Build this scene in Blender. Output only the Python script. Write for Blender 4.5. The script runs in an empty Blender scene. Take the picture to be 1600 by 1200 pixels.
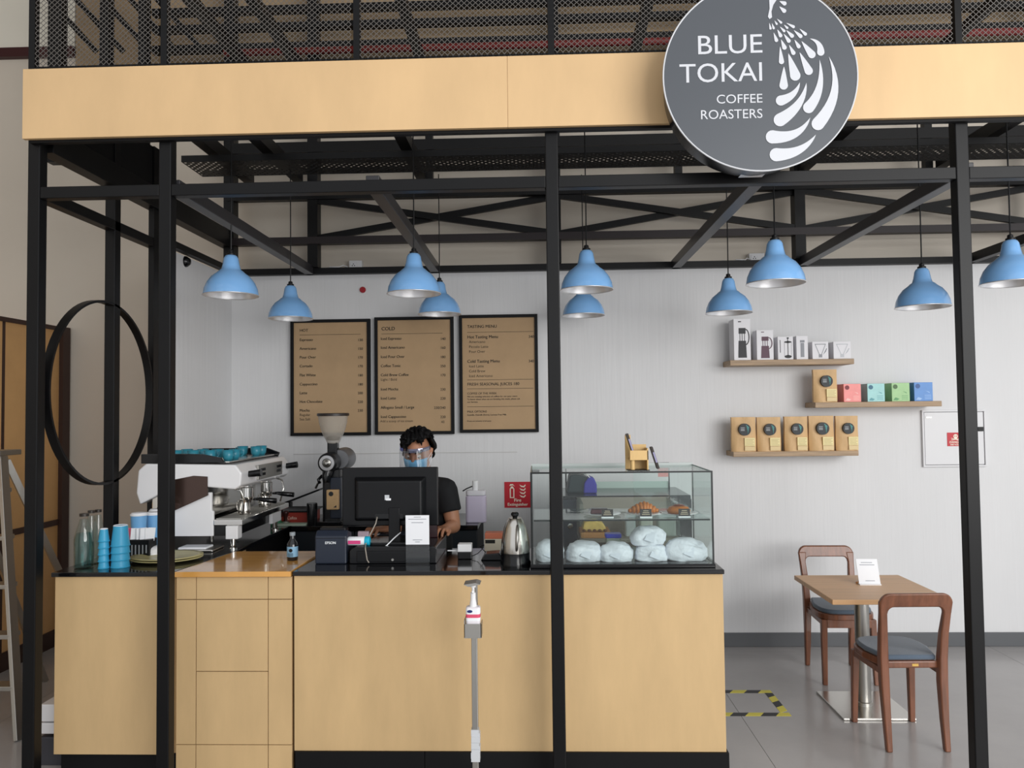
import bpy, bmesh, math, random
from mathutils import Vector, Matrix
random.seed(7)
sc = bpy.context.scene
COL = sc.collection
PI = math.pi

# ------------------------------------------------------------------ camera, light, exposure
FPX = 1200.0; YAW, PITCH, ROLL = .0334, .0356, -.0115; EYE = 1.65
_f = Vector((-math.sin(YAW)*math.cos(PITCH), math.cos(YAW)*math.cos(PITCH), math.sin(PITCH)))
_r0 = Vector((math.cos(YAW), math.sin(YAW), 0)); _u0 = _r0.cross(_f)
_r = _r0*math.cos(ROLL) + _u0*math.sin(ROLL); _u = -_r0*math.sin(ROLL) + _u0*math.cos(ROLL)
cam = bpy.data.objects.new('camera', bpy.data.cameras.new('camera')); COL.objects.link(cam)
cam.matrix_world = Matrix(((_r.x, _u.x, -_f.x, 0), (_r.y, _u.y, -_f.y, 0), (_r.z, _u.z, -_f.z, EYE), (0, 0, 0, 1)))
cam.data.sensor_width = 36; cam.data.lens = 36*FPX/1600; cam.data.clip_end = 200; cam.data.clip_start = .05
sc.camera = cam
w = bpy.data.worlds.new('world'); sc.world = w; w.use_nodes = True
bg = w.node_tree.nodes['Background']; bg.inputs[0].default_value = (.95, .97, 1.0, 1); bg.inputs[1].default_value = .95
def area(name, loc, target, sx, sy, power, color):
    l = bpy.data.lights.new(name, 'AREA'); l.shape = 'RECTANGLE'; l.size = sx; l.size_y = sy; l.energy = power; l.color = color
    o = bpy.data.objects.new(name, l); COL.objects.link(o); o.location = loc
    o.rotation_euler = (Vector(target)-Vector(loc)).to_track_quat('-Z', 'Y').to_euler(); return o
area('shopfront_daylight', (4.6, -2.6, 2.7), (0.2, 5, 1.3), 6.0, 3.4, 430, (1.0, .99, .97))
sc.view_settings.view_transform = 'Standard'; sc.view_settings.look = 'None'
sc.view_settings.gamma = 1; sc.view_settings.use_curve_mapping = False; sc.view_settings.exposure = 0.0
try: sc.cycles.max_bounces = 8; sc.cycles.transparent_max_bounces = 16
except Exception: pass

def at(x, y, Y):            # measured point of the photograph brought to real depth Y
    d = _f + _r*((x-800)/FPX) - _u*((y-600)/FPX); return Vector((0, 0, EYE)) + d*(Y/d.y)
def onz(x, y, Z):           # measured point on a level surface at height Z
    d = _f + _r*((x-800)/FPX) - _u*((y-600)/FPX); return Vector((0, 0, EYE)) + d*((Z-EYE)/d.z)
def px(n, Y): return n*Y/FPX

# ------------------------------------------------------------------ materials
def lin(c):
    if isinstance(c, str): c = tuple(int(c[i:i+2], 16)/255 for i in (0, 2, 4))
    return tuple((v/12.92 if v <= .04045 else ((v+.055)/1.055)**2.4) for v in c) + (1,)
MATS = {}
def mat(name, col, rough=.5, metal=0, var=0, scale=(8, 8, 8), bump=0, bscale=None, trans=0, alpha=1, ior=1.45, coat=0, sheen=0, emit=0, spec=.5):
    if name in MATS: return MATS[name]
    m = bpy.data.materials.new(name); m.use_nodes = True; nt = m.node_tree; b = nt.nodes['Principled BSDF']
    c = lin(col); b.inputs['Base Color'].default_value = c
    b.inputs['Roughness'].default_value = rough; b.inputs['Metallic'].default_value = metal
    b.inputs['IOR'].default_value = ior; b.inputs['Transmission Weight'].default_value = trans; b.inputs['Alpha'].default_value = alpha
    b.inputs['Coat Weight'].default_value = coat; b.inputs['Sheen Weight'].default_value = sheen; b.inputs['Specular IOR Level'].default_value = spec
    if emit: b.inputs['Emission Color'].default_value = c; b.inputs['Emission Strength'].default_value = emit
    tc = nt.nodes.new('ShaderNodeTexCoord')
    if var:
        mp = nt.nodes.new('ShaderNodeMapping'); mp.inputs['Scale'].default_value = scale
        nz = nt.nodes.new('ShaderNodeTexNoise'); nz.inputs['Scale'].default_value = 1; nz.inputs['Detail'].default_value = 6; nz.inputs['Roughness'].default_value = .6
        nt.links.new(tc.outputs['Object'], mp.inputs[0]); nt.links.new(mp.outputs[0], nz.inputs['Vector'])
        rp = nt.nodes.new('ShaderNodeValToRGB'); e = rp.color_ramp.elements
        e[0].position = .3; e[1].position = .7
        e[0].color = tuple(v*(1-var) for v in c[:3])+(1,); e[1].color = tuple(min(1, v*(1+var*.6)) for v in c[:3])+(1,)
        nt.links.new(nz.outputs['Fac'], rp.inputs[0]); nt.links.new(rp.outputs[0], b.inputs['Base Color'])
    if bump:
        mp = nt.nodes.new('ShaderNodeMapping'); mp.inputs['Scale'].default_value = bscale or scale
        nz = nt.nodes.new('ShaderNodeTexNoise'); nz.inputs['Scale'].default_value = 1; nz.inputs['Detail'].default_value = 4
        nt.links.new(tc.outputs['Object'], mp.inputs[0]); nt.links.new(mp.outputs[0], nz.inputs['Vector'])
        bp = nt.nodes.new('ShaderNodeBump'); bp.inputs['Strength'].default_value = bump; bp.inputs['Distance'].default_value = .01
        nt.links.new(nz.outputs['Fac'], bp.inputs['Height']); nt.links.new(bp.outputs[0], b.inputs['Normal'])
    MATS[name] = m; return m
def glassmat(name, tint, mix=.12, rough=.02):     # thin sheet: mostly clear, some gloss
    m = bpy.data.materials.new(name); m.use_nodes = True; nt = m.node_tree; nt.nodes.clear()
    o = nt.nodes.new('ShaderNodeOutputMaterial'); t = nt.nodes.new('ShaderNodeBsdfTransparent'); g = nt.nodes.new('ShaderNodeBsdfGlossy')
    t.inputs[0].default_value = lin(tint); g.inputs['Roughness'].default_value = rough
    fr = nt.nodes.new('ShaderNodeLayerWeight'); fr.inputs['Blend'].default_value = .5
    pw = nt.nodes.new('ShaderNodeMath'); pw.operation = 'POWER'; pw.inputs[1].default_value = 4; ad = nt.nodes.new('ShaderNodeMath'); ad.operation = 'MULTIPLY_ADD'; ad.inputs[1].default_value = .5; ad.inputs[2].default_value = mix; ad.use_clamp = True
    nt.links.new(fr.outputs['Facing'], pw.inputs[0]); nt.links.new(pw.outputs[0], ad.inputs[0])
    mx = nt.nodes.new('ShaderNodeMixShader')
    nt.links.new(ad.outputs[0], mx.inputs[0]); nt.links.new(t.outputs[0], mx.inputs[1]); nt.links.new(g.outputs[0], mx.inputs[2]); nt.links.new(mx.outputs[0], o.inputs[0])
    MATS[name] = m; return m
black = mat('black_steel', '0a0a0c', .42, 0, var=.25, scale=(5, 5, 5), spec=.3)
ply = mat('birch_ply', 'ccad7f', .5, 0, var=.1, scale=(7, 7, 1.6), bump=.02, bscale=(60, 60, 8))
plyf = mat('fascia_ply', 'dcb98a', .48, 0, var=.08, scale=(4, 4, 1.4), bump=.02, bscale=(50, 50, 6))
orangewood = mat('varnished_flap_wood', 'd9a055', .16, 0, var=.15, scale=(3, 14, 3), coat=.5)
stone = mat('black_granite', '101013', .12, 0, var=.3, scale=(60, 60, 60), coat=.3)
blackmatte = mat('matte_black', '0a0a0c', .6, spec=.3)
plastic = mat('black_plastic', '0d0e11', .4, spec=.35)
plasticg = mat('gloss_black_plastic', '0c0d10', .18)
navy = mat('navy_grey_plastic', '232a38', .4)
white = mat('white_enamel', 'e4e4e6', .25, coat=.3)
whitep = mat('white_paper', 'eceef2', .6)
steel = mat('stainless_steel', 'c9c6c0', .22, 1)
steelb = mat('brushed_steel', 'b5b3ae', .38, 1, bump=.05, bscale=(200, 200, 6))
alu = mat('lamp_inside_silver', 'e6e6e8', .32, .75)
blue = mat('sky_blue_enamel', '7fb2e6', .22, coat=.4)
kraft = mat('kraft_paper', 'b09370', .7, var=.06, scale=(6, 6, 6))
kraftbag = mat('kraft_bag_paper', 'd3ae7e', .55, var=.12, scale=(14, 14, 8), bump=.5, bscale=(25, 25, 12))
ink = mat('black_ink', '1c1712', .6)
walnut = mat('walnut_wood', '7d4f39', .32, var=.35, scale=(40, 40, 4), coat=.2)
oak = mat('oak_table_wood', 'd2a679', .38, var=.12, scale=(3, 40, 3))
shelfwood = mat('grey_oak_shelf', 'a98f72', .5, var=.3, scale=(4, 60, 60))
greyblue = mat('blue_grey_fabric', '5a6878', .85, bump=.3, bscale=(300, 300, 300), sheen=.3)
skin = mat('skin', 'a9765a', .5, var=.08, scale=(12, 12, 12))
tee = mat('black_cotton', '0f0f12', .85, bump=.25, bscale=(14, 14, 9))
hair = mat('black_hair', '060506', .6, spec=.2, bump=.6, bscale=(80, 80, 20))
maskm = mat('blue_mask_cloth', '7fc0e6', .7, bump=.3, bscale=(10, 10, 120))
glass = glassmat('case_glass', 'f8fcfb', .035)
visorg = glassmat('visor_film', 'f4f6fa', .26, .15)
bottleg = glassmat('clear_glass', 'eaf2f1', .07, .05)
red = mat('signal_red', 'c01f2e', .4)
wallw = mat('white_wall_paint', 'd7d7d8', .55, var=.03, scale=(3, 3, 1), bump=.22, bscale=(30, 30, 1.4))
wallb = mat('beige_wall_paint', 'd3cabd', .7, var=.04, scale=(1, 1, 1))
tealp = mat('teal_card_cup', '3f9fc6', .45)
olive = mat('olive_stoneware', 'b1a878', .35)

# ------------------------------------------------------------------ geometry helpers
def NB(): return bmesh.new()
def box(bm, x0, x1, y0, y1, z0, z1, M=None):
    co = [(x, y, z) for x in (x0, x1) for y in (y0, y1) for z in (z0, z1)]
    v = [bm.verts.new(Vector(c) if M is None else M @ Vector(c)) for c in co]
    for f in ((0, 1, 3, 2), (4, 6, 7, 5), (0, 4, 5, 1), (2, 3, 7, 6), (0, 2, 6, 4), (1, 5, 7, 3)): bm.faces.new([v[i] for i in f])
    return bm
def bar(bm, a, b, wx, wz, up=(0, 0, 1)):
    a, b = Vector(a), Vector(b); d = (b-a); L = d.length; d.normalize(); upv = Vector(up)
    if abs(d.dot(upv)) > .95: upv = Vector((0, 1, 0))
    s = d.cross(upv).normalized(); u = s.cross(d)
    M = Matrix((( s.x, d.x, u.x, a.x), (s.y, d.y, u.y, a.y), (s.z, d.z, u.z, a.z), (0, 0, 0, 1)))
    return box(bm, -wx/2, wx/2, 0, L, -wz/2, wz/2, M)
def tube(bm, pts, r, n=8, cap=True, closed=False):
    P = [Vector(p) for p in pts]; R = r if isinstance(r, (list, tuple)) else [r]*len(P); rings = []
    up = None
    for i, p in enumerate(P):
        if closed: t = (P[(i+1) % len(P)]-P[i-1])
        else: t = (P[min(i+1, len(P)-1)]-P[max(i-1, 0)])
        t.normalize()
        if up is None: up = Vector((0, 0, 1)) if abs(t.z) < .9 else Vector((1, 0, 0))
        s = t.cross(up).normalized(); up = s.cross(t)
        rings.append([bm.verts.new(p + (s*math.cos(2*PI*k/n)+up*math.sin(2*PI*k/n))*R[i]) for k in range(n)])
    m = len(rings)
    for i in range(m if closed else m-1):
        A, B = rings[i], rings[(i+1) % m]
        for k in range(n): bm.faces.new((A[k], A[(k+1) % n], B[(k+1) % n], B[k]))
    if cap and not closed: bm.faces.new(rings[0][::-1]); bm.faces.new(rings[-1])
    return bm
def lathe(bm, prof, n=32, c=(0, 0, 0), M=None, sx=1, sy=1):
    c = Vector(c); rings = []
    for r, z in prof:
        if r < 1e-5: p = Vector((0, 0, z))+c; rings.append([bm.verts.new(M @ p if M else p)])
        else:
            ring = []
            for k in range(n):
                p = Vector((r*sx*math.cos(2*PI*k/n), r*sy*math.sin(2*PI*k/n), z))+c; ring.append(bm.verts.new(M @ p if M else p))
            rings.append(ring)
    for A, B in zip(rings, rings[1:]):
        for k in range(n):
            a, b = A[k % len(A)], A[(k+1) % len(A)]; c2, d = B[(k+1) % len(B)], B[k % len(B)]
            q = []
            for v in (a, b, c2, d):
                if v not in q: q.append(v)
            if len(q) > 2:
                try: bm.faces.new(q)
                except ValueError: pass
    return bm
def prism(bm, pts, d0, d1, plane='XZ', M=None):     # outline extruded along the third axis
    def mk(p, d):
        v = {'XZ': (p[0], d, p[1]), 'XY': (p[0], p[1], d), 'YZ': (d, p[0], p[1])}[plane]; v = Vector(v); return bm.verts.new(M @ v if M else v)
    A = [mk(p, d0) for p in pts]; B = [mk(p, d1) for p in pts]; n = len(pts)
    bm.faces.new(A); bm.faces.new(B[::-1])
    for i in range(n): bm.faces.new((A[i], B[i], B[(i+1) % n], A[(i+1) % n]))
    return bm
def rrect(x0, x1, y0, y1, r, n=5):
    o = []
    for cx, cy, a in ((x1-r, y1-r, 0), (x0+r, y1-r, 90), (x0+r, y0+r, 180), (x1-r, y0+r, 270)):
        for k in range(n+1):
            t = math.radians(a+90*k/n); o.append((cx+r*math.cos(t), cy+r*math.sin(t)))
    return o
def obj(name, bm, m, parent=None, smooth=False, bevel=0, label=None, kind=None, sub=0, solid=0):
    me = bpy.data.meshes.new(name)
    if isinstance(bm, bpy.types.Mesh): me = bm
    else:
        bmesh.ops.recalc_face_normals(bm, faces=bm.faces); bm.to_mesh(me); bm.free()
    if m: me.materials.clear(); me.materials.append(m)
    if smooth:
        for p in me.polygons: p.use_smooth = True
        if smooth == 'auto':
            try: me.set_sharp_from_angle(angle=math.radians(38))
            except Exception: pass
    o = bpy.data.objects.new(name, me); COL.objects.link(o)
    if solid: s = o.modifiers.new('solid', 'SOLIDIFY'); s.thickness = solid; s.offset = 0
    if bevel: b = o.modifiers.new('bevel', 'BEVEL'); b.width = bevel; b.segments = 2; b.limit_method = 'ANGLE'
    if sub: s = o.modifiers.new('sub', 'SUBSURF'); s.levels = sub; s.render_levels = sub
    if parent: o.parent = parent
    if label: o['label'] = label
    if kind: o['kind'] = kind
    return o
def thing(name, label, cat, loc=(0, 0, 0), rz=0, group=None):
    o = bpy.data.objects.new(name, None); COL.objects.link(o); o.empty_display_size = .05
    o.location = loc; o.rotation_euler = (0, 0, rz); return tag(o, label, cat, group)
def tag(o, label, cat, group=None):
    o['label'] = label; o['category'] = cat
    if group: o['group'] = group
    return o
def dup(root, loc=None, rz=None, label=None, group=None):
    r = root.copy(); COL.objects.link(r)
    if loc is not None: r.location = loc
    if rz is not None: r.rotation_euler = (0, 0, rz)
    if label: r['label'] = label
    if group: r['group'] = group
    for ch in list(root.children):
        c = ch.copy(); COL.objects.link(c); c.parent = r
        for g in ch.children: d = g.copy(); COL.objects.link(d); d.parent = c
    return r
def struct(name, bm, m, parent=None, **k):
    o = obj(name, bm, m, parent, **k); o['kind'] = 'structure'; return o
def simple(name, bm, m, label, cat, loc=(0, 0, 0), group=None, **k):
    o = obj(name, bm, m, None, **k); o.location = loc; return tag(o, label, cat, group)
_tc = {}
def text(bm, s, size, x, z, y, align='LEFT', fat=0.0, plane='XZ', sx=1.0, M=None):
    cu = bpy.data.curves.new('t', 'FONT'); cu.body = s; cu.size = size; cu.align_x = align; cu.resolution_u = 4
    o = bpy.data.objects.new('t', cu); COL.objects.link(o)
    dg = bpy.context.evaluated_depsgraph_get(); me = bpy.data.meshes.new_from_object(o.evaluated_get(dg))
    T = Matrix(((sx, 0, 0, x), (0, 0, 1, y), (0, 1, 0, z), (0, 0, 0, 1)))
    if M is not None: T = M @ T
    me.transform(T)
    for k in ((-1, 0, 1) if fat else (0,)):
        m2 = me.copy(); m2.transform(Matrix.Translation((k*fat*size*.9, k*.00004, k*fat*size*.4))); bm.from_mesh(m2); bpy.data.meshes.remove(m2)
    bpy.data.meshes.remove(me); bpy.data.objects.remove(o); bpy.data.curves.remove(cu)
    return bm
def poly(bm, pts, y, M=None):                        # flat print lying in a vertical plane
    bm.faces.new([bm.verts.new((M @ Vector((p[0], y, p[1]))) if M else (p[0], y, p[1])) for p in pts]); return bm
def circ(cx, cz, r, n=24, rz=None): return [(cx+r*math.cos(2*PI*k/n), cz+(rz or r)*math.sin(2*PI*k/n)) for k in range(n)]

# ------------------------------------------------------------------ setting
YB = 5.45; YF = 5.60; XL = -2.20; XE = 4.3; HT = .94      # back lining, mall wall, left side plane, right end, counter height
fl = struct('floor', box(NB(), -6.93, 7.07, -4.7, 5.7, -.12, -.012), mat('tile_grout', '757372', .7))
tm = mat('grey_floor_tile', 'a5a2a1', .24, var=.08, scale=(2, 2, 2), coat=.15)
T = 2.0
tb = box(NB(), 0.0012, T-.0012, .0012, T-.0012, -.012, 0)
tile0 = None
for i in range(-4, 3):
    for j in range(-3, 3):
        if tile0 is None: tile0 = obj('floor_tile', tb, tm, fl); o = tile0
        else: o = tile0.copy(); COL.objects.link(o); o.parent = fl
        o.location = (1.07+i*T, 1.3+j*T, 0)
    if j == 2: o.scale = (1, .2, 1)
struct('wall_back', box(NB(), XL-.06, XE, YB, YB+.1, 0, 2.645), wallw)
struct('wall_left', box(NB(), XL-.06, XL, 4.42, YB, 0, 2.645), wallw)
struct('wall_far', box(NB(), -6, 7.0, YF, YF+.12, 0, 5.6), wallb)
struct('wall_side_light_block', box(NB(), -6.12, -6, -4, YF, 0, 5.6), wallb)  # unseen wall, added to block world light from the left
struct('ceiling_light_block', box(NB(), -6, 7.0, 1.0, YF, 5.5, 5.6), mat('light_block_paint', 'a39c92', .8))  # added out of view to limit the light from above
struct('baseboard_back', box(NB(), XL+.012, XE, YB-.012, YB, 0, .095), mat('grey_skirting_tile', '5b5d60', .4), bevel=.003)
struct('baseboard_left', box(NB(), XL, XL+.012, 4.42, YB, 0, .095), mat('grey_skirting_tile', '5b5d60', .4))
z = at(20, 86, YF).z
struct('trim_1', box(NB(), -6, -3.45, YF-.05, YF, z-.035, z+.035), mat('maroon_trim', '3c1518', .5))
struct('wall_loft', box(NB(), -3.44, 7.0, YF-.03, YF, 3.98, 5.5), mat('tan_loft_cladding', '9c8669', .7, var=.12, scale=(.8, 1, 3)))
struct('wall_upper', box(NB(), -6, -3.45, YF-.03, YF, z+.035, 5.5), mat('cream_wall_paint', 'e6e2d6', .7))
# faint recessed joint of the lining, seen behind the barista
struct('trim_2', box(NB(), -1.75, -.15, YB-.004, YB, 1.36, 1.365), mat('pale_joint', 'c0bfbd', .6))

# ------------------------------------------------------------------ steel frame of the kiosk
fr = thing('kiosk_pavilion', 'black box-section steel frame with posts, transom and roof joists around the coffee counter', 'frame')
YP = 3.30; S = .055
def post(x0, x1, y0, y1, z0=0, z1=3.2): return obj('post', box(NB(), x0, x1, y0, y1, z0, z1), black, fr, bevel=.004)
PX = []
for a, yy in ((48, 700), (255.5, 700), (868, 700), (1519, 700)):
    x = at(a, yy, YP).x; PX.append(x); post(x-S/2, x+S/2, YP, YP+S)
TZ = at(560, 290, YP).z
segs = [(PX[0], PX[1]), (PX[1], PX[2]), (PX[2], PX[3]), (PX[3], XE)]
for a, b in segs: obj('transom', box(NB(), a+S/2, b-S/2, YP+.002, YP+S-.002, TZ-.026, TZ+.026), black, fr, bevel=.003)
# side frame, running back on the left
for Y0, wd in ((3.90, .055), (4.36, .06)): post(XL-.045, XL+.01, Y0, Y0+wd)
obj('side_panel', box(NB(), XL-.02, XL+.012, 4.30, 4.42, 0, 3.2), black, fr)
obj('side_beam', box(NB(), XL-.045, XL+.01, YP+S, 4.36, TZ-.026, TZ+.026), black, fr, bevel=.003)
obj('side_beam', box(NB(), XL-.045, XL+.03, YP+S, 5.4, 2.84, 2.96), black, fr, bevel=.003)
obj('side_fascia', box(NB(), XL-.03, XL, YP+S, 4.42, 2.96, 3.2), blackmatte, fr)
for a, wd in ((88, .09), (165, .06), (224, .05)): x = at(a, 60, 4.9).x; obj('column', box(NB(), x-wd/2, x+wd/2, 4.88, 4.95, 3.32, 4.9), black, fr)
# big hoop in the side plane
b = NB(); n = 72; cy, cz, R = 3.84, 1.77, .468
rings = []
for k in range(n):
    t = 2*PI*k/n; q = []
    for dx, dr in ((-.02, 0), (.02, 0), (.02, -.012), (-.02, -.012)): q.append(b.verts.new((XL-.01+dx, cy+(R+dr)*math.cos(t), cz+(R+dr)*math.sin(t))))
    rings.append(q)
for k in range(n):
    A, B = rings[k], rings[(k+1) % n]
    for i in range(4): b.faces.new((A[i], A[(i+1) % 4], B[(i+1) % 4], B[i]))
obj('hoop', b, black, fr, smooth='auto', label='large round black steel hoop in the left side frame')
# roof joists from the transom to the wall channel
JZ = 2.675
for (xa, ya), (xb, yb) in (((275, 300), (480, 425)), ((578, 300), (682, 418)), ((1172, 292), (1062, 414)), ((1482, 288), (1262, 409))):
    X = (onz(xa, ya, JZ-.02).x+onz(xb, yb, JZ-.02).x)/2
    obj('joist', box(NB(), X-.03, X+.03, YP+S, YB-.002, JZ-.03, JZ+.03), mat('joist_steel', '2b2a2d', .35), fr, bevel=.003)
obj('joist', box(NB(), XL-.005, XL+.04, 4.42, YB-.05, JZ-.02, JZ+.02), black, fr)
obj('joist', box(NB(), 3.0, 3.05, YP+S, YB-.002, JZ-.03, JZ+.03), black, fr)
obj('wall_channel', box(NB(), XL, XE, YB-.05, YB+.1, 2.645, 2.69), black, fr)
# lattice girder standing on the channel in front of the beige wall
YG = 5.36; zb, zt = at(680, 372, YG).z, at(680, 301, YG).z
obj('girder_chord', box(NB(), XL, XE, YG-.006, YG+.055, zb-.025, zb+.025), mat('rusty_black_steel', '221a1c', .45), fr)
obj('girder_chord', box(NB(), XL, XE, YG-.006, YG+.055, zt-.03, zt+.035), black, fr)
cols = [at(357, 320, YG).x, at(488, 320, YG).x, at(868, 320, YG).x, at(1250, 320, YG).x, at(1632, 320, YG).x]
for c in cols:
    obj('column', box(NB(), c-.036, c+.036, YG, YG+.09, 2.69, 4.9), black, fr)
for c0, c1 in zip(cols[1:], cols[2:]):
    obj('brace', bar(NB(), (c0, YG+.02, zt-.03), (c1, YG+.02, zb+.02), .03, .045), black, fr)
    obj('brace', bar(NB(), (c0, YG+.05, zb+.02), (c1, YG+.05, zt-.03), .03, .045), black, fr)
for a in (670, 1452, 1060): x = at(a, 240, YG).x; obj('strut', box(NB(), x-.026, x+.026, YG+.004, YG+.06, zt, at(a, 180, YG).z), black, fr)
# beams above the transom
for yy, h in ((223, .075), (243, .025), (62, .05), (30, .045), (3, .045), (95, .09), (130, .05)):
    z = at(800, yy, YG).z; obj('roof_beam', box(NB(), XL if yy > 100 else -2.75, XE, YG-.01, YG+.05, z-h/2, z+h/2), black, fr)
z = at(800, 76, YG).z
obj('pipe', tube(NB(), [(-2.2, YG-.05, z), (XE, YG-.05, z)], .026, 10), mat('dark_red_pipe', '6e2220', .5), fr, smooth=True, label='dark red pipe behind the mesh')
UZ = 3.30
for (xa, ya) in ((385, 207), (624, 212), (1338, 192), (1590, 190), (300, 215)):
    X = onz(xa, ya, UZ).x; obj('joist', box(NB(), X-.035, X+.035, YP+.5, YG, UZ, UZ+.08), black, fr)
UZ2 = 4.05
for (xa, ya) in ((397, 10), (625, 3), (1010, 20), (1520, 40), (300, 10)):
    X = onz(xa, ya, UZ2).x; obj('joist', box(NB(), X-.03, X+.03, YP+S, YG, UZ2, UZ2+.06), black, fr)
for i in range(5):      # stair-like diagonals at the far left behind the mesh
    a = at(60+i*42, -20, 5.2); c = at(150+i*42, 80, 5.2)
    obj('diagonal_bar', bar(NB(), a, c, .03, .035), black, fr)
# perforated lamp trays
def tray(Y0, Y1, z):
    b = NB(); nx = int((XE-XL)/.012); ny = int((Y1-Y0)/.012); vs = {}
    def V(i, j):
        if (i, j) not in vs: vs[i, j] = b.verts.new((XL+i*.012, Y0+j*.012, z))
        return vs[i, j]
    for i in range(nx):
        for j in range(ny):
            if (i % 4 == 1 and j % 4 == 1) or (i % 4 == 3 and j % 4 == 3): continue
            b.faces.new((V(i, j), V(i+1, j), V(i+1, j+1), V(i, j+1)))
    o = obj('perforated_tray', b, black, fr, label='perforated black steel lamp tray'); o['kind'] = 'stuff'
    for y in (Y0, Y1): obj('tray_edge', box(NB(), XL, XE, y-.003, y+.003, z, z+.04), black, fr)
tray(4.66, 4.96, 3.225); tray(3.80, 4.02, 3.24)
# expanded metal mesh above the fascia
MY = 3.30; MZ0, MZ1 = 3.19, 3.62
def mesh_panel(x0, x1):
    p = .0125; q = .0115; v = []; f = []; th = .0016
    n = int((x1-x0)/p); m = int((MZ1-MZ0)/q)
    for i in range(n+1):
        sgn = 1 if i % 2 else -1; base = len(v)
        for j in range(m+1):
            x = x0+i*p+(p/2*.92)*(sgn if j % 2 else -sgn)
            zz = MZ0+j*q
            v += [(x-th, MY, zz), (x+th, MY, zz), (x, MY+.003, zz)]
        for j in range(m):
            a = base+j*3; c = a+3
            f += [(a, a+1, c+1, c), (a+1, a+2, c+2, c+1), (a+2, a, c, c+2)]
    me = bpy.data.meshes.new('wire_mesh'); me.from_pydata(v, [], f); return me
mx = [at(a, 60, MY).x for a in (50, 256, 557, 861, 1180, 1498)] + [at(1800, 60, MY).x]
meshm = mat('galvanised_mesh', '6e6a66', .45, .2)
for i, (a, c) in enumerate(zip(mx, mx[1:])):
    o = obj('wire_mesh', mesh_panel(a+.02, c-.02), meshm, fr, kind='stuff')
    obj('mesh_frame', box(NB(), a+.016, c-.016, MY, MY+.02, MZ0-.005, MZ0+.02), black, fr)
for a in mx[:-1]: obj('mesh_frame', box(NB(), a-.014, a+.014, MY-.002, MY+.03, MZ0-.005, MZ1), black, fr)

# ------------------------------------------------------------------ fascia and round sign
FZ0, FZ1 = 2.868, 3.178; FX0 = at(35, 160, 3.25).x; J = at(793, 150, 3.25).x
fa = thing('fascia_board', 'long pale plywood fascia board across the top of the coffee kiosk', 'board')
for a, c in ((FX0, J-.0004), (J+.0004, J+2.44), (J+2.442, XE)):
    obj('panel', box(NB(), a, c, 3.25, 3.272, FZ0, FZ1), plyf, fa, bevel=.0015)
obj('backing_rail', box(NB(), FX0+.02, XE, 3.272, 3.30, FZ0-.012, FZ1), blackmatte, fa)
SY = 3.08; sc_ = at(1187, 119, SY); R = .388
sg = thing('round_sign', 'round grey shop sign with white lettering and a peacock of white drops', 'sign', (sc_.x, SY, sc_.z))
ringM = Matrix.Rotation(PI/2, 4, 'X')
obj('drum', lathe(NB(), [(0, -.165), (R-.03, -.165), (R-.008, 0), (0, 0)], 96, M=ringM), mat('sign_drum_steel', '303238', .25, .6), sg, smooth='auto')
b = NB(); b.faces.new([b.verts.new((R*math.cos(2*PI*k/96), -.004, R*math.sin(2*PI*k/96))) for k in range(96)])
obj('face', b, mat('slate_grey_acrylic', '50545a', .35), sg)
obj('rim', tube(NB(), [((R-.001)*math.cos(2*PI*k/96), -.004, (R-.001)*math.sin(2*PI*k/96)) for k in range(96)], .0035, 6, closed=True), mat('white_rim', 'd0d2d6', .4), sg, smooth=True)
lm = mat('white_acrylic_letters', 'cfd1d7', .4)
def sp(x, y): p = at(x, y, SY-.006); return p.x-sc_.x, p.z-sc_.z
b = NB()
for s, xl, xr, yb, h in (('BLUE', 1091, 1191.5, 82, 31), ('TOKAI', 1062, 1191, 126, 31), ('COFFEE', 1120, 1191.5, 160, 14.5), ('ROASTERS', 1095.5, 1191.5, 184, 15)):
    u, v = sp(xr, yb); ul, _ = sp(xl, yb); b2 = NB(); text(b2, s, h*SY/FPX/.72, 0, 0, 0, 'LEFT', .002)
    xs = [q.co.x for q in b2.verts]; k = (u-ul)/(max(xs)-min(xs)); x0 = min(xs)
    for q in b2.verts: q.co.x = (q.co.x-x0)*k+ul; q.co.z += v; q.co.y -= .0055
    obj('sign_word', b2, lm, sg)
def drop(bm, tip, bulb, r, via=None):
    t, c = Vector(tip), Vector(bulb); v = Vector(via) if via else (t+c)/2
    ctrl = v*2-(t+c)/2; n = 12; L = []; Rr = []
    for i in range(n+1):
        s = i/n; p = t*(1-s)**2+ctrl*2*s*(1-s)+c*s*s; d = ((ctrl-t)*(1-s)+(c-ctrl)*s).normalized(); nn = Vector((-d.y, d.x)); wd = r*(s**.8)
        L.append(p+nn*wd); Rr.append(p-nn*wd)
    d = (c-ctrl).normalized(); a0 = math.atan2(d.y, d.x)
    cap = [c+Vector((math.cos(a0+PI/2-PI*k/8), math.sin(a0+PI/2-PI*k/8)))*r for k in range(1, 8)]
    pts = L+cap+Rr[::-1][:-1]
    pts = [sp(1040+p.x/4.137, p.y/4.137) for p in pts]
    bm.faces.new([bm.verts.new((p[0], -.0062, p[1])) for p in pts])
b = NB()
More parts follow.
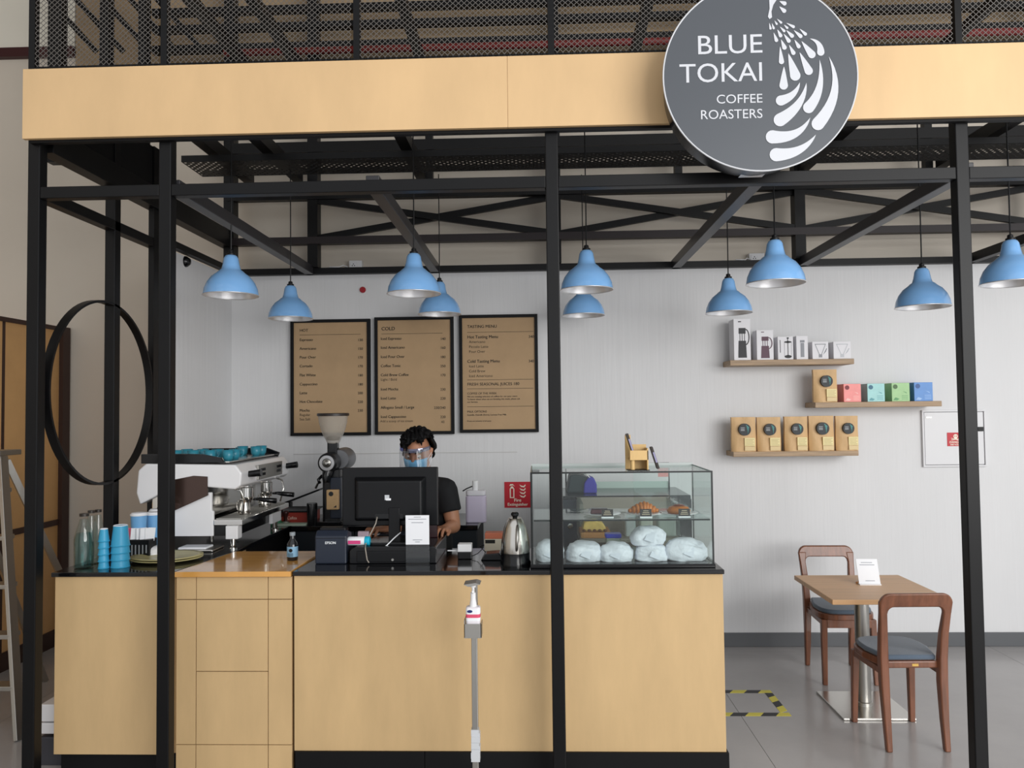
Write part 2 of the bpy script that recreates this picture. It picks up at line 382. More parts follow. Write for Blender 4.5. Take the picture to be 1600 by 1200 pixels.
for d in (((1055, 365), (985, 800), 42, (1092, 590)), ((995, 385), (925, 695), 37, (995, 560)), ((910, 535), (740, 775), 42, (860, 670)), ((868, 532), (745, 650), 33, (825, 607)),
          ((935, 760), (690, 885), 43, (840, 862)), ((972, 870), (715, 1000), 43, (865, 968)), ((765, 430), (763, 552), 28), ((793, 345), (838, 488), 34), ((866, 338), (925, 458), 27),
          ((878, 266), (945, 352), 25), ((932, 250), (1003, 337), 24, (985, 280)), ((740, 300), (749, 398), 17), ((798, 290), (826, 342), 14), ((746, 255), (768, 307), 15),
          ((833, 257), (860, 300), 13), ((763, 218), (796, 264), 13), ((828, 195), (872, 234), 13), ((866, 186), (903, 220), 11), ((698, 210), (716, 260), 12), ((722, 190), (743, 230), 12),
          ((780, 195), (817, 232), 13), ((738, 172), (766, 200), 9), ((765, 160), (786, 180), 8), ((780, 148), (826, 173), 10), ((670, 148), (678, 184), 8), ((687, 150), (698, 182), 8),
          ((704, 133), (718, 155), 7), ((720, 122), (746, 146), 8), ((736, 8), (768, 22), 14), ((735, 42), (766, 70), 14)):
    drop(b, *d)
pts = [sp(1040+x/4.137, y/4.137) for x, y in ((668, -30), (700, -42), (722, -8), (696, 32), (684, 75), (688, 112), (672, 124), (661, 108), (672, 55))]
b.faces.new([b.verts.new((p[0], -.0062, p[1])) for p in pts])
obj('peacock_drops', b, lm, sg)
obj('bracket', box(NB(), -.05, .05, .10, .17, -.36, -.30), steel, sg)

# ------------------------------------------------------------------ pendant lamps
PR = .14; LH = .235
def lampo(h):
    t = thing('pendant_lamp', '', 'lamp', (0, 0, 0), 0, 'blue pendant lamps')
    outer = [(PR, 0), (PR-.002, .012), (PR-.006, .035), (PR-.020, .068), (PR-.042, .098), (PR-.068, .118), (.062, .128), (.050, .136), (.043, .160), (.037, .195), (.030, .208), (.024, .212)]
    obj('shade', lathe(NB(), outer, 40), blue, t, smooth=True)
    inner = [(PR-.0005, -.002), (PR-.004, .012), (PR-.008, .034), (PR-.022, .066), (PR-.044, .095), (PR-.070, .114), (.05, .124), (.02, .13), (0, .131)]
    obj('shade_lining', lathe(NB(), inner, 40), alu, t, smooth=True, label='silver inside of the shade')
    obj('rim', tube(NB(), [(PR*math.cos(2*PI*k/40), PR*math.sin(2*PI*k/40), 0) for k in range(40)], .0025, 6, closed=True), alu, t, smooth=True)
    obj('cap', lathe(NB(), [(0, .21), (.022, .21), (.022, .222), (.014, .226), (.013, .238), (.005, .243), (0, .243)], 20), plastic, t, smooth='auto')
    obj('cord', tube(NB(), [(0, 0, .24), (.001, 0, h*.5), (0, 0, h)], .0035, 6), plastic, t)
    return t
lamps = [(361, 462, 85, 'blue pendant lamp farthest left, beside the second black post'), (454, 498, 69, 'small blue pendant lamp above the left menu board'),
         (647, 459, 84, 'blue pendant lamp above the middle menu board, overlapping a smaller one behind'), (687, 491, 67, 'far blue pendant lamp half hidden, between middle and right menu boards'),
         (917, 453, 82, 'blue pendant lamp right beside the middle post, directly above a farther one'), (912, 493, 66, 'lower far blue pendant lamp partly hidden under the lamp by the middle post'),
         (1139, 489, 71, 'small blue pendant lamp above the left end of the top wall shelf'), (1212, 443, 89, 'large blue pendant lamp hanging just below the round sign'),
         (1442, 480, 79, 'blue pendant lamp just left of the right hand post'), (1581, 443, 88, 'blue pendant lamp at the right edge, right of the last post')]
for i, (x, y, wd, lab) in enumerate(lamps):
    Y = PR*2*FPX/wd; p = at(x, y, Y); near = Y < 4.5
    t = lampo((3.24 if near else 3.225)-p.z); t.location = p; t['label'] = lab

# ------------------------------------------------------------------ menu boards on the back wall
YW = YB-.0
def frame_board(x0, y0, x1, y1, label):
    a = at(x0, y0, YW-.03); c = at(x1, y1, YW-.03); W = c.x-a.x; Hh = a.z-c.z
    t = thing('menu_board', label, 'menu board', (a.x, YW-.03, c.z), 0, 'menu boards on the back wall')
    f = .022
    obj('panel', box(NB(), f, W-f, .004, .012, f, Hh-f), kraft, t)
    b = NB()
    for q in ((0, W, 0, f), (0, W, Hh-f, Hh), (0, f, f, Hh-f), (W-f, W, f, Hh-f)): box(b, q[0], q[1], -.006, .022, q[2], q[3])
    obj('frame', b, blackmatte, t)
    return t, a, c
def menu(t, a, c, items):
    b = NB()
    for s, x, y, h, al, fat in items:
        p = at(x, y, YW-.027)
        if s == '---': q = at(al, y, YW-.027); zc = (p.z+q.z)/2; poly(b, [(p.x-a.x, zc-c.z), (q.x-a.x, zc-c.z), (q.x-a.x, zc-c.z+.0025), (p.x-a.x, zc-c.z+.0025)], .003); continue
        lb = NB(); text(lb, s, h*5.42/FPX/.72, p.x-a.x, p.z-c.z, .003, al, fat); obj('text_line', lb, ink, t)
    obj('rule_line', b, ink, t, kind='stuff')
mk = lambda x, y: (440+x/3.8095, 480+y/3.8095)
t, a, c = frame_board(454, 500, 579, 680, 'left menu board headed HOT, brown card in a black frame')
it = [('HOT', *mk(107, 146), 4.6, 'LEFT', .02), ('---', *mk(107, 164), 0, mk(470, 160)[0], 0)]
for s, pr, y in (('Espresso', '130', 202), ('Americano', '150', 254), ('Pour Over', '170', 306), ('Cortado', '170', 358), ('Flat White', '180', 412), ('Cappuccino', '180', 466), ('Latte', '200', 518), ('Hot Chocolate', '220', 570), ('Mocha', '230', 622)):
    it += [(s, *mk(107, y), 4.3, 'LEFT', .025), (pr, *mk(484, y), 4.0, 'RIGHT', .02)]
it += [('Regular', *mk(107, 648), 4, 'LEFT', 0), ('Sea Salt', *mk(107, 674), 4, 'LEFT', 0)]
menu(t, a, c, it)
t, a, c = frame_board(585, 496, 710, 678, 'middle menu board headed COLD, brown card in a black frame')
it = [('COLD', *mk(594, 138), 5.6, 'LEFT', .025), ('---', *mk(594, 158), 0, mk(958, 156)[0], 0)]
for s, pr, y in (('Iced Espresso', '140', 195), ('Iced Americano', '160', 248), ('Iced Pour Over', '180', 303), ('Coffee Tonic', '250', 357), ('Cold Brew Coffee', '170', 411), ('Iced Mocha', '230', 496), ('Iced Latte', '220', 550), ('Affogato Small / Large', '230/340', 605), ('Iced Cappuccino', '220', 660)):
    it += [(s, *mk(590, y), 4.3, 'LEFT', .025), (pr, *mk(976, y), 4.0, 'RIGHT', .02)]
it += [('Light / Bold', *mk(590, 438), 4, 'LEFT', 0), ('Add a scoop of ice cream', *mk(587, 685), 3.6, 'LEFT', 0), ('40', *mk(970, 690), 4, 'RIGHT', 0)]
menu(t, a, c, it)
t, a, c = frame_board(717, 492.5, 842, 675, 'right menu board headed TASTING MENU, brown card in a black frame')
it = [('TASTING MENU', *mk(1105, 124), 4.7, 'LEFT', .02), ('---', *mk(1105, 148), 0, mk(1500, 146)[0], 0), ('Hot Tasting Menu', *mk(1105, 186), 4.8, 'LEFT', .025), ('340', *mk(1503, 182), 4.2, 'RIGHT', .02),
      ('Americano', *mk(1115, 214), 4.2, 'LEFT', 0), ('Piccolo Latte', *mk(1115, 243), 4.2, 'LEFT', 0), ('Pour Over', *mk(1115, 272), 4.2, 'LEFT', 0), ('Cold Tasting Menu', *mk(1105, 331), 4.8, 'LEFT', .025), ('340', *mk(1503, 328), 4.2, 'RIGHT', .02),
      ('Iced Latte', *mk(1115, 359), 4.2, 'LEFT', 0), ('Cold Brew', *mk(1115, 388), 4.2, 'LEFT', 0), ('Iced Americano', *mk(1115, 417), 4.2, 'LEFT', 0), ('---', *mk(1105, 432), 0, mk(1500, 430)[0], 0),
      ('FRESH SEASONAL JUICES 180', *mk(1105, 467), 4.6, 'LEFT', .015), ('---', *mk(1105, 485), 0, mk(1500, 483)[0], 0), ('COFFEE OF THE WEEK', *mk(1105, 520), 3.3, 'LEFT', .01), ('We are rotating selection of coffees for our pour overs', *mk(1105, 537), 2.5, 'LEFT', .02),
      ('To know about what we are brewing this week, please ask', *mk(1105, 553), 2.5, 'LEFT', .02), ('our baristas', *mk(1105, 569), 2.5, 'LEFT', .02), ('---', *mk(1105, 592), 0, mk(1500, 590)[0], 0), ('MILK OPTIONS', *mk(1105, 628), 3.3, 'LEFT', .01),
      ('Soymilk, Oatmilk (Extra), Lactose Free Milk', *mk(1105, 646), 2.5, 'LEFT', .02), ('Prices are inclusive of all taxes', *mk(1105, 682), 2.2, 'LEFT', .02)]
menu(t, a, c, it)

# ------------------------------------------------------------------ small things on the wall
p = at(809, 773, YB-.002); a = at(788, 753, YB-.002); c = at(829.5, 793, YB-.002); W = c.x-a.x; Hh = a.z-c.z
t = thing('fire_extinguisher_sign', 'red Fire Extinguisher sign on the wall behind the kettle', 'sign', (a.x, YB-.004, c.z))
obj('plate', box(NB(), 0, W, 0, .003, 0, Hh), red, t)
b = NB(); text(b, 'Fire', .033, W/2, .042, -.001, 'CENTER', .03); text(b, 'Extinguisher', .029, W/2, .014, -.001, 'CENTER', .03)
for q in ([(.038, .068), (.045, .068), (.045, .135), (.038, .135)], [(.063, .068), (.070, .068), (.070, .135), (.063, .135)], [(.045, .068), (.063, .068), (.063, .074), (.045, .074)], [(.040, .135), (.068, .135), (.060, .15), (.048, .15)], [(.035, .153), (.06, .158), (.075, .148), (.060, .166), (.042, .166)]): poly(b, q, -.001)
for k in range(4):
    z0 = .07+k*.024; poly(b, [(.105, z0+.02), (.118, z0+.004), (.138, z0), (.150, z0+.012), (.148, z0+.022), (.136, z0+.009), (.120, z0+.013)], -.001)
obj('pictogram', b, mat('sign_white', 'f0ead8', .5), t)
simple('alarm_button', lathe(NB(), [(0, 0), (.022, 0), (.022, .01), (.018, .014), (0, .014)], 24, M=Matrix.Rotation(PI/2, 4, 'X')), mat('dark_red', '9a1420', .4), 'small round dark red disc high on the wall above the menu boards', 'disc', at(567, 453, YB), smooth='auto')
p = at(281, 409, 4.75); simple('wall_camera', lathe(NB(), [(.035, 0), (.033, .01), (.02, .028), (0, .033)], 20, M=Matrix.Rotation(PI/2, 4, 'Y')), plasticg, 'small black dome fitting on the left side wall near the top', 'camera', (XL, 4.72, at(281, 409, 4.72).z), smooth=True)
def socket(x, y, w_, lab):
    p = at(x, y, YG+.1); t = thing('junction_box', lab, 'socket', (p.x, YF-.06, 2.692), 0, 'white socket boxes above the wall')
    obj('housing', box(NB(), -w_/2, w_/2, 0, .06, 0, .075), white, t, bevel=.005)
    obj('socket_face', box(NB(), -w_/2+.01, -w_/2+.06, -.006, 0, .012, .062), white, t, bevel=.003)
    b = NB()
    for dx, dz in ((-.008, .0), (.008, 0), (0, .012)): b2 = circ(-w_/2+.035+dx, .035+dz, .004, 8); poly(b, b2, -.0075)
    obj('pin_hole', b, blackmatte, t)
    obj('cable', tube(NB(), [(-w_/2, -.03, .02), (-w_/2-.03, -.05, .03), (-w_/2-.05, -.08, .012), (-w_/2-.12, -.09, .012)], .004, 6), white, t, smooth=True)
socket(551, 411, .095, 'white socket box on the black channel above the middle menu board'); socket(1188, 405, .11, 'white socket box on the black channel behind the large right pendant lamp')
# electrical cupboard
a = at(1440.5, 641, YB-.02); c = at(1543, 729, YB-.02); W = c.x-a.x; Hh = a.z-c.z
t = thing('electrical_panel', 'white flush electrical cupboard with a danger sticker on the right wall', 'electrical panel', (a.x, YB-.016, c.z))
pm = mat('panel_white_paint', 'dadadc', .4)
b = NB()
for q in ((0, W, 0, .012), (0, W, Hh-.012, Hh), (0, .012, .012, Hh-.012), (W-.012, W, .012, Hh-.012)): box(b, q[0], q[1], -.004, .016, q[2], q[3])
obj('frame', b, pm, t, bevel=.002)
d = obj('door', box(NB(), .016, W-.016, 0, .014, .016, Hh-.016), pm, t, bevel=.003)
obj('latch', box(NB(), .025, .065, -.004, 0, Hh-.055, Hh-.045), steelb, d)
obj('lock', box(NB(), W-.055, W-.02, -.006, 0, Hh*.62, Hh*.62+.03), plastic, d)
q0 = at(1480, 676, YB-.02); q1 = at(1503, 697, YB-.02)
s = obj('danger_sticker', box(NB(), q0.x-a.x, q1.x-a.x+.02, -.0025, 0, q1.z-c.z, q0.z-c.z), red, d)
b = NB(); cx = (q0.x+q1.x)/2-a.x+.008; zt_ = q0.z-c.z
poly(b, circ(cx, zt_-.026, .015, 16), -.0035); poly(b, [(cx-.009, zt_-.048), (cx+.009, zt_-.048), (cx+.009, zt_-.035), (cx-.009, zt_-.035)], -.0037)
for sgn in (1, -1): poly(b, [(cx-.03, zt_-.047-.006*sgn), (cx-.03, zt_-.043-.006*sgn), (cx+.03, zt_-.051+.006*sgn+.004), (cx+.03, zt_-.051+.006*sgn)], -.0034)
text(b, 'DANGER', .021, cx, zt_-.073, -.0035, 'CENTER', .03); text(b, '440 VOLTS', .016, cx, zt_-.089, -.0035, 'CENTER', .03)
obj('sticker_print', b, mat('sign_white', 'f0ead8', .5), d)
b = NB(); poly(b, circ(cx-.006, zt_-.025, .004, 8), -.0042); poly(b, circ(cx+.006, zt_-.025, .004, 8), -.0042); obj('skull_eyes', b, red, d)
# wall shelves and goods
def shelf(x0, x1, y0, y1, lab, d=.2):
    Y = YB-d; a = at(x0, y1, Y); c = at(x1, y1, Y); zt_ = at((x0+x1)/2, y0, Y).z; zb_ = at((x0+x1)/2, y1, Y).z
    simple('wall_shelf', box(NB(), a.x, c.x, Y, YB, zb_, zt_), shelfwood, lab, 'shelf', group='wooden wall shelves', bevel=.003); return zt_, Y
s1, SYF = shelf(1141, 1335, 561.5, 570, 'top wooden wall shelf, holding white brewer boxes')
s2, _ = shelf(1274, 1472, 627.5, 636, 'middle wooden wall shelf, holding coloured coffee cartons')
s3, _ = shelf(1146, 1342, 705, 713, 'lowest wooden wall shelf, holding five kraft coffee bags')
SF = SYF+.02
boxm = mat('brewer_carton_white', 'e3e2e6', .45); greyside = mat('carton_shadow_grey', '8d8c92', .5); icon_b = mat('icon_black', '26262b', .5); icon_p = mat('icon_plum', '5b3c4c', .5); icon_g = mat('icon_grey', '84878e', .4)
def carton(x0, x1, y0, z, lab, depth, kind, icm):
    a = at(x0, y0, SF); c = at(x1, y0, SF); W = c.x-a.x; Hh = a.z-z
    t = thing('brewer_box', lab, 'box', (a.x, SF, z), 0, 'brewer boxes on the top shelf')
    obj('carton', box(NB(), 0, W, 0, depth, 0, Hh), boxm, t, bevel=.001)
    b = NB(); m_ = W/2; w2 = W*.26
    R_ = lambda u0, u1, v0, v1: poly(b, [(m_+u0*w2, v0*Hh), (m_+u1*w2, v0*Hh), (m_+u1*w2, v1*Hh), (m_+u0*w2, v1*Hh)], -.0012)
    if kind == 'brewer':
        poly(b, [(m_-w2, .06*Hh), (m_+w2, .06*Hh), (m_+w2*.85, .47*Hh), (m_-w2*.85, .47*Hh)], -.0012)
        R_(-.8, .8, .64, .78); R_(-.6, -.45, .47, .64); R_(.45, .6, .47, .64); R_(-.1, .05, .47, .64)
        pts = [(m_+w2*(.8+.9*math.sin(PI*k/10)), (.56+.22*math.cos(PI*k/10)*.9)*Hh) for k in range(11)]
        ins = [(m_+w2*(.8+.65*math.sin(PI*k/10)), (.56+.19*math.cos(PI*k/10)*.9)*Hh) for k in range(11)]
        for k in range(10): poly(b, [pts[k], pts[k+1], ins[k+1], ins[k]], -.0013)
        R_(-.9, -.2, .92, .945)
    elif kind == 'press':
        poly(b, circ(m_+w2*.6, .13*Hh, w2*.9, 16, Hh*.07), -.0012); poly(b, circ(m_+w2*.6, .76*Hh, w2*.95, 16, Hh*.045), -.0012); R_(.5, .68, .13, .9); R_(.35, .85, .9, .96); R_(-.3, -.25, .13, .76); R_(1.45, 1.5, .13, .76); R_(-1.4, -1.25, .3, .85)
    elif kind == 'jug':
        R_(-.7, .8, .72, .82); R_(-.55, .65, .1, .70)
    elif kind == 'server':
        poly(b, [(m_-w2*1.3, .85*Hh), (m_-w2*1.18, .85*Hh), (m_-w2*.2, .28*Hh), (m_-w2*.35, .28*Hh)], -.0012); poly(b, [(m_+w2*1.3, .85*Hh), (m_+w2*1.18, .85*Hh), (m_+w2*.2, .28*Hh), (m_+w2*.35, .28*Hh)], -.0012)
        R_(-1.3, 1.3, .83, .87); R_(-.4, .4, .1, .28); poly(b, [(m_+w2*.6, .25*Hh), (m_+w2*1.3, .42*Hh), (m_+w2*1.6, .6*Hh), (m_+w2*1.45, .62*Hh), (m_+w2*1.1, .46*Hh)], -.0012)
    obj('printed_picture', b, icm, t)
carton(1146, 1172, 498.5, s1, 'tall white brewer box with a black jug picture, first on top shelf', .13, 'brewer', icon_b)
carton(1182, 1208, 516, s1, 'white brewer box with a plum coloured jug picture on top shelf', .10, 'brewer', icon_p)
carton(1215, 1239, 526, s1, 'white box with a french press picture on top shelf', .10, 'press', icon_b)
carton(1244, 1262, 525, s1, 'narrow white box with a grey carafe picture on top shelf', .10, 'jug', icon_g)
carton(1269, 1294, 534, s1, 'low white box with a glass dripper and handle picture on top shelf', .12, 'server', icon_g)
carton(1302, 1329, 534, s1, 'last low white box with a pale dripper picture, right end of top shelf', .12, 'server', mat('icon_pale', 'b9bcc2', .4))
stk = mat('dark_round_sticker', '25292c', .5); stk2 = mat('sticker_teal', '4f9a96', .5); lab_m = mat('cream_label', 'e9d9a0', .5); lab2 = mat('cream_label_lower', 'dcc493', .5)
def bag(x0, x1, y0, z, lab, grp, sh=0):
    a = at(x0, y0, SF); c = at(x1, y0, SF); W = c.x-a.x; Hh = a.z-z
    t = thing('coffee_bag', lab, 'coffee bag', (a.x, SF+.01, z), 0, grp)
    b = NB(); nx, nz = 10, 12; F_, B_ = [], []
    rnd = random.Random(x0)
    ph = rnd.random()*6
    for j in range(nz+1):
        v = j/nz; th = .045*(1-v**1.4)+.002; rowf, rowb = [], []
        for i in range(nx+1):
            u = i/nx; bul = math.sin(PI*u)**.5 if 0 < u < 1 else 0
            wob = .003*math.sin(9*u+7*v+ph)
            x = W*(u+(-.0 if v < .9 else 0)+.015*math.sin(PI*v*2)*(u-.5))
            rowf.append(b.verts.new((x, -(th*bul*.6)+wob*bul, v*Hh))); rowb.append(b.verts.new((x, .025+th*bul, v*Hh)))
        F_.append(rowf); B_.append(rowb)
    for j in range(nz):
        for i in range(nx):
            b.faces.new((F_[j][i], F_[j][i+1], F_[j+1][i+1], F_[j+1][i])); b.faces.new((B_[j][i], B_[j+1][i], B_[j+1][i+1], B_[j][i+1]))
        b.faces.new((F_[j][0], F_[j+1][0], B_[j+1][0], B_[j][0])); b.faces.new((F_[j][nx], B_[j][nx], B_[j+1][nx], F_[j+1][nx]))
    for j in (0, nz): b.faces.new(F_[j]+B_[j][::-1])
    obj('pouch', b, kraftbag, t, smooth='auto')
    def decal(pts, m, nm, y=-.037, e=.006):
        b = NB(); prism(b, pts, y-e, y+.02); return obj(nm, b, m, t)
    cx = W*.5; cz = Hh*.64; r = W*.25
    decal(circ(cx, cz, r, 24), stk, 'round_sticker', y=-.029)
    b = NB()
    for k in range(5): poly(b, [(cx+r*.15+k*.004, cz+r*.7-k*r*.3), (cx+r*.25+k*.003, cz+r*.75-k*r*.3), (cx+r*(.7-.05*k), cz+r*.35-k*r*.26), (cx+r*(.6-.05*k), cz+r*.22-k*r*.26)], -.0365)
    obj('sticker_emblem', b, stk2, t)
    b = NB(); 
    for k, q in enumerate((.25, .0, -.2)): poly(b, [(cx-r*.7, cz+r*q), (cx-r*.05, cz+r*q), (cx-r*.05, cz+r*(q+.1)), (cx-r*.7, cz+r*(q+.1))], -.0365)
    obj('sticker_lettering', b, mat('sticker_grey', 'a9adb0', .5), t)
    l = decal([(W*.48, Hh*.16), (W*.90, Hh*.16), (W*.90, Hh*.40), (W*.48, Hh*.40)], lab_m, 'label', y=-.030)
    decal([(W*.48, Hh*.03), (W*.90, Hh*.03), (W*.90, Hh*.15), (W*.48, Hh*.15)], lab2, 'lower_label', y=-.032)
    b = NB()
    for k in range(5): poly(b, [(W*.52, Hh*(.19+k*.04)), (W*(.86-.05*(k % 2)), Hh*(.19+k*.04)), (W*(.86-.05*(k % 2)), Hh*(.198+k*.04)), (W*.52, Hh*(.198+k*.04))], -.0365)
    obj('label_print', b, mat('label_brown', '8d7a50', .6), t)
bag(1271, 1308, 577.5, s2, 'tall kraft coffee bag standing at the left of the middle shelf', 'kraft coffee bags')
for (x0, x1, y0, lab) in ((1143, 1181, 652, 'kraft coffee bag at the left end of the lowest shelf'), (1183, 1220, 652, 'second kraft coffee bag from the left on the lowest shelf'),
                          (1226, 1262, 651, 'middle kraft coffee bag of the five on the lowest shelf'), (1264, 1303, 650, 'second kraft coffee bag from the right on the lowest shelf'), (1306, 1341, 650, 'kraft coffee bag at the right end of the lowest shelf')):
    bag(x0, x1, y0, s3, lab, 'kraft coffee bags')
for x0, x1, y0, cf, nm in ((1318, 1345, 600, 'ef8f8b', 'salmon red'), (1355, 1382, 599.5, '9fd3d2', 'pale teal'), (1393, 1421, 598.5, '9fc98f', 'leaf green'), (1428, 1457, 597.5, '5b8fd0', 'mid blue')):
    a = at(x0, y0, SF); c = at(x1, y0, SF); W = c.x-a.x; Hh = a.z-s2
    t = thing('coffee_carton', nm+' square coffee carton on the middle shelf', 'box', (a.x, SF, s2), 0, 'coloured coffee cartons')
    m_ = mat('carton_'+nm.replace(' ', '_'), cf, .4, var=.08, scale=(20, 20, 20))
    obj('carton', box(NB(), 0, W, 0, .12, 0, Hh), m_, t, bevel=.0015)
    b = NB(); poly(b, circ(W*.2, Hh*.8, W*.13, 18), -.001); obj('round_emblem', b, mat('emblem_dark_'+nm.replace(' ', '_'), {'s': '7a2630', 'p': '3f6f86', 'l': '4f6d44', 'm': '3f5f96'}[nm[0]], .5), t)
    b = NB()
    for k in range(3): poly(b, [(W*.55, Hh*(.12+k*.09)), (W*.9, Hh*(.12+k*.09)), (W*.9, Hh*(.145+k*.09)), (W*.55, Hh*(.145+k*.09))], -.001)
    poly(b, [(W*.08, Hh*.08), (W*.2, Hh*.22), (W*.42, Hh*.14), (W*.3, Hh*.06)], -.001); poly(b, [(W*.6, Hh*.55), (W*.85, Hh*.42), (W*.8, Hh*.5)], -.001)
    obj('printed_leaf', b, mat('carton_ink_'+nm.replace(' ', '_'), {'s': 'f7c3bd', 'p': '5f9fa6', 'l': '5f9a66', 'm': '9fc0ea'}[nm[0]], .5), t)
#@@PART2
# ------------------------------------------------------------------ left side: partition, ladder
XP = -3.50
t = thing('timber_partition', 'tan timber panel screen with a dark frame standing left of the kiosk', 'partition', (XP, 0, 0))
tan = mat('tan_panel', 'd0a46e', .5, var=.12, scale=(1, 2, 2)); brown = mat('dark_brown_frame', '3a2620', .5)
zt_ = at(88, 512, 5.55).z; zm = at(92, 814, 5.55).z
for y0, y1 in ((3.5, 4.9), (4.93, 5.5)):
    obj('panel', box(NB(), -.02, 0, y0, y1, zm+.02, zt_-.03), tan, t); obj('panel', box(NB(), -.02, 0, y0, y1, .12, zm-.02), tan, t)
obj('rail', box(NB(), -.03, .012, 3.5, 5.5, zm-.02, zm+.02), brown, t); obj('rail', box(NB(), -.03, .012, 3.5, 5.5, 0, .12), brown, t)
obj('rail', box(NB(), -.03, .014, 3.5, 5.5, zt_-.03, zt_), brown, t)
obj('stile', box(NB(), -.03, .03, 5.5, 5.585, 0, zt_), brown, t); obj('stile', box(NB(), -.03, .0, 4.9, 4.93, .12, zt_-.03), brown, t)
# aluminium step ladder, only its right side in view
t = thing('step_ladder', 'aluminium step ladder leaning at the left edge in front of the tan partition', 'ladder', (0, 0, 0))
LY = 4.2
tp, bt = at(4, 712, LY), at(38, 1150, LY-.30); bt.z = 0; bt.x = at(40, 1175, LY-.25).x
W_ = Vector((-.42, 0, 0)); W2 = Vector((-.30, 0, 0))
obj('stile', bar(NB(), bt, tp, .022, .06), steelb, t, bevel=.002); obj('stile', bar(NB(), bt+W_, tp+W2, .022, .06), steelb, t, bevel=.002)
bk = Vector((bt.x+.0, LY+.55, 0)); obj('rear_leg', bar(NB(), bk, tp+Vector((-.02, .06, -.03)), .02, .035), steelb, t); obj('rear_leg', bar(NB(), bk+W_, tp+W2+Vector((.02, .06, -.03)), .02, .035), steelb, t)
for k in range(1, 6):
    s_ = k/6*1.04; p = bt.lerp(tp, s_); q = (bt+W_).lerp(tp+W2, s_); obj('step', box(NB(), q.x, p.x, p.y-.03, p.y+.06, p.z-.012, p.z+.012), steelb, t, bevel=.003)
obj('top_step', box(NB(), tp.x+W2.x-.02, tp.x+.02, tp.y-.05, tp.y+.13, tp.z, tp.z+.03), steelb, t, bevel=.004)
# crate of white boxes behind the left counter
for (x0, y0, x1, y1, lb) in ((62, 1101, 78, 1124, 'upper white box stacked left of the counter front'), (62, 1130, 76, 1147, 'middle white box stacked left of the counter front'), (61, 1152, 75, 1192, 'lowest dark grey box stacked left of the counter front')):
    Y = 3.62; a = at(x0, y0, Y); c = at(x1, y1, Y); a.z = min(a.z, .4)
    simple('storage_box', box(NB(), a.x, XL-.05, Y, Y+.2, 0 if 'lowest' in lb else (c.z-.012 if 'upper' in lb else c.z), a.z), white if 'white' in lb else mat('dark_grey_box', '3c3c42', .5), lb, 'box', group='boxes beside the counter', bevel=.004)

# ------------------------------------------------------------------ counters
YC = 3.45
def X_(x, y, Y=YC): return at(x, y, Y).x
LX0, LX1 = X_(83, 896), -1.585
FXa, FXb = X_(273, 896), X_(456, 896)-.004
MX0, MX1 = X_(457, 896), X_(1132, 893)
def slab(nm, x0, x1, y0, y1, th, m, t, **k): return obj(nm, box(NB(), x0, x1, y0, y1, HT-th, HT), m, t, **k)
t = thing('left_counter', 'tall plywood counter unit with black stone top under the espresso machine', 'counter')
obj('worktop', prism(NB(), [(LX0-.01, YC), (X_(270, 893), YC), (LX1, 3.95), (LX1, 5.42), (XL+.06, 5.42), (XL+.06, 4.2), (LX0-.01, 4.2)][::1], HT-.02, HT, 'XY'), stone, t, bevel=.003)
obj('front_panel', box(NB(), LX0, X_(268, 900)-.0, YC+.015, YC+.035, .12, HT-.02), ply, t, bevel=.002)
obj('carcass', box(NB(), LX0+.005, LX1-.06, YC+.035, 4.28, .12, HT-.02), ply, t)
obj('carcass', box(NB(), XL+.08, LX1-.04, 4.28, 5.40, .12, HT-.02), blackmatte, t)
obj('plinth', box(NB(), LX0+.02, LX1-.08, YC+.04, 5.3, 0, .12), blackmatte, t)
t = thing('flap_gate', 'plywood flap gate with glossy orange wood top between the two counters', 'gate')
obj('flap_top', prism(NB(), [(FXa, YC-.005), (FXb, YC-.005), (FXb, 3.955), (LX1+.01, 3.955), (LX1+.01, 3.955)][:4], HT-.022, HT+.002, 'XY'), orangewood, t, bevel=.002)
xs = [FXa, X_(304, 1000), X_(417, 1000), FXb]; zs = [HT-.024, at(350, 938, YC).z, at(350, 1051, YC).z, at(350, 1166, YC).z, .01]
g = .0016
for i in range(3):
    rows = [(0, 1), (1, 2), (2, 3), (3, 4)] if i == 1 else [(0, 1), (1, 3), (3, 4)]
    for a, c in rows: obj('panel', box(NB(), xs[i]+g, xs[i+1]-g, YC+.015, YC+.03, zs[c]+g, zs[a]-g), ply, t, bevel=.001)
obj('backing', box(NB(), FXa, FXb, YC+.03, YC+.045, .01, HT-.024), mat('groove_brown', '7a5c38', .7), t)
t = thing('main_counter', 'long plywood counter with black stone top carrying the till and cake display', 'counter')
obj('worktop', prism(NB(), [(MX0, YC), (MX1, YC), (MX1, 4.02), (MX0+.08, 4.02), (MX0+.02, 3.8)], HT-.02, HT, 'XY'), stone, t, bevel=.003)
JX = X_(872, 1000)
for a, c in ((MX0+.002, JX-.001), (JX+.001, MX1-.004)): obj('front_panel', box(NB(), a, c, YC+.015, YC+.035, .14, HT-.02), ply, t, bevel=.002)
obj('carcass', box(NB(), MX0+.01, MX1-.004, YC+.035, 4.0, .14, HT-.02), ply, t)
for a, c in ((MX0+.01, X_(663, 1185)), (X_(664, 1185), MX1+.005)): obj('plinth', box(NB(), a, c, YC+.005, 3.95, 0, .14), blackmatte, t)
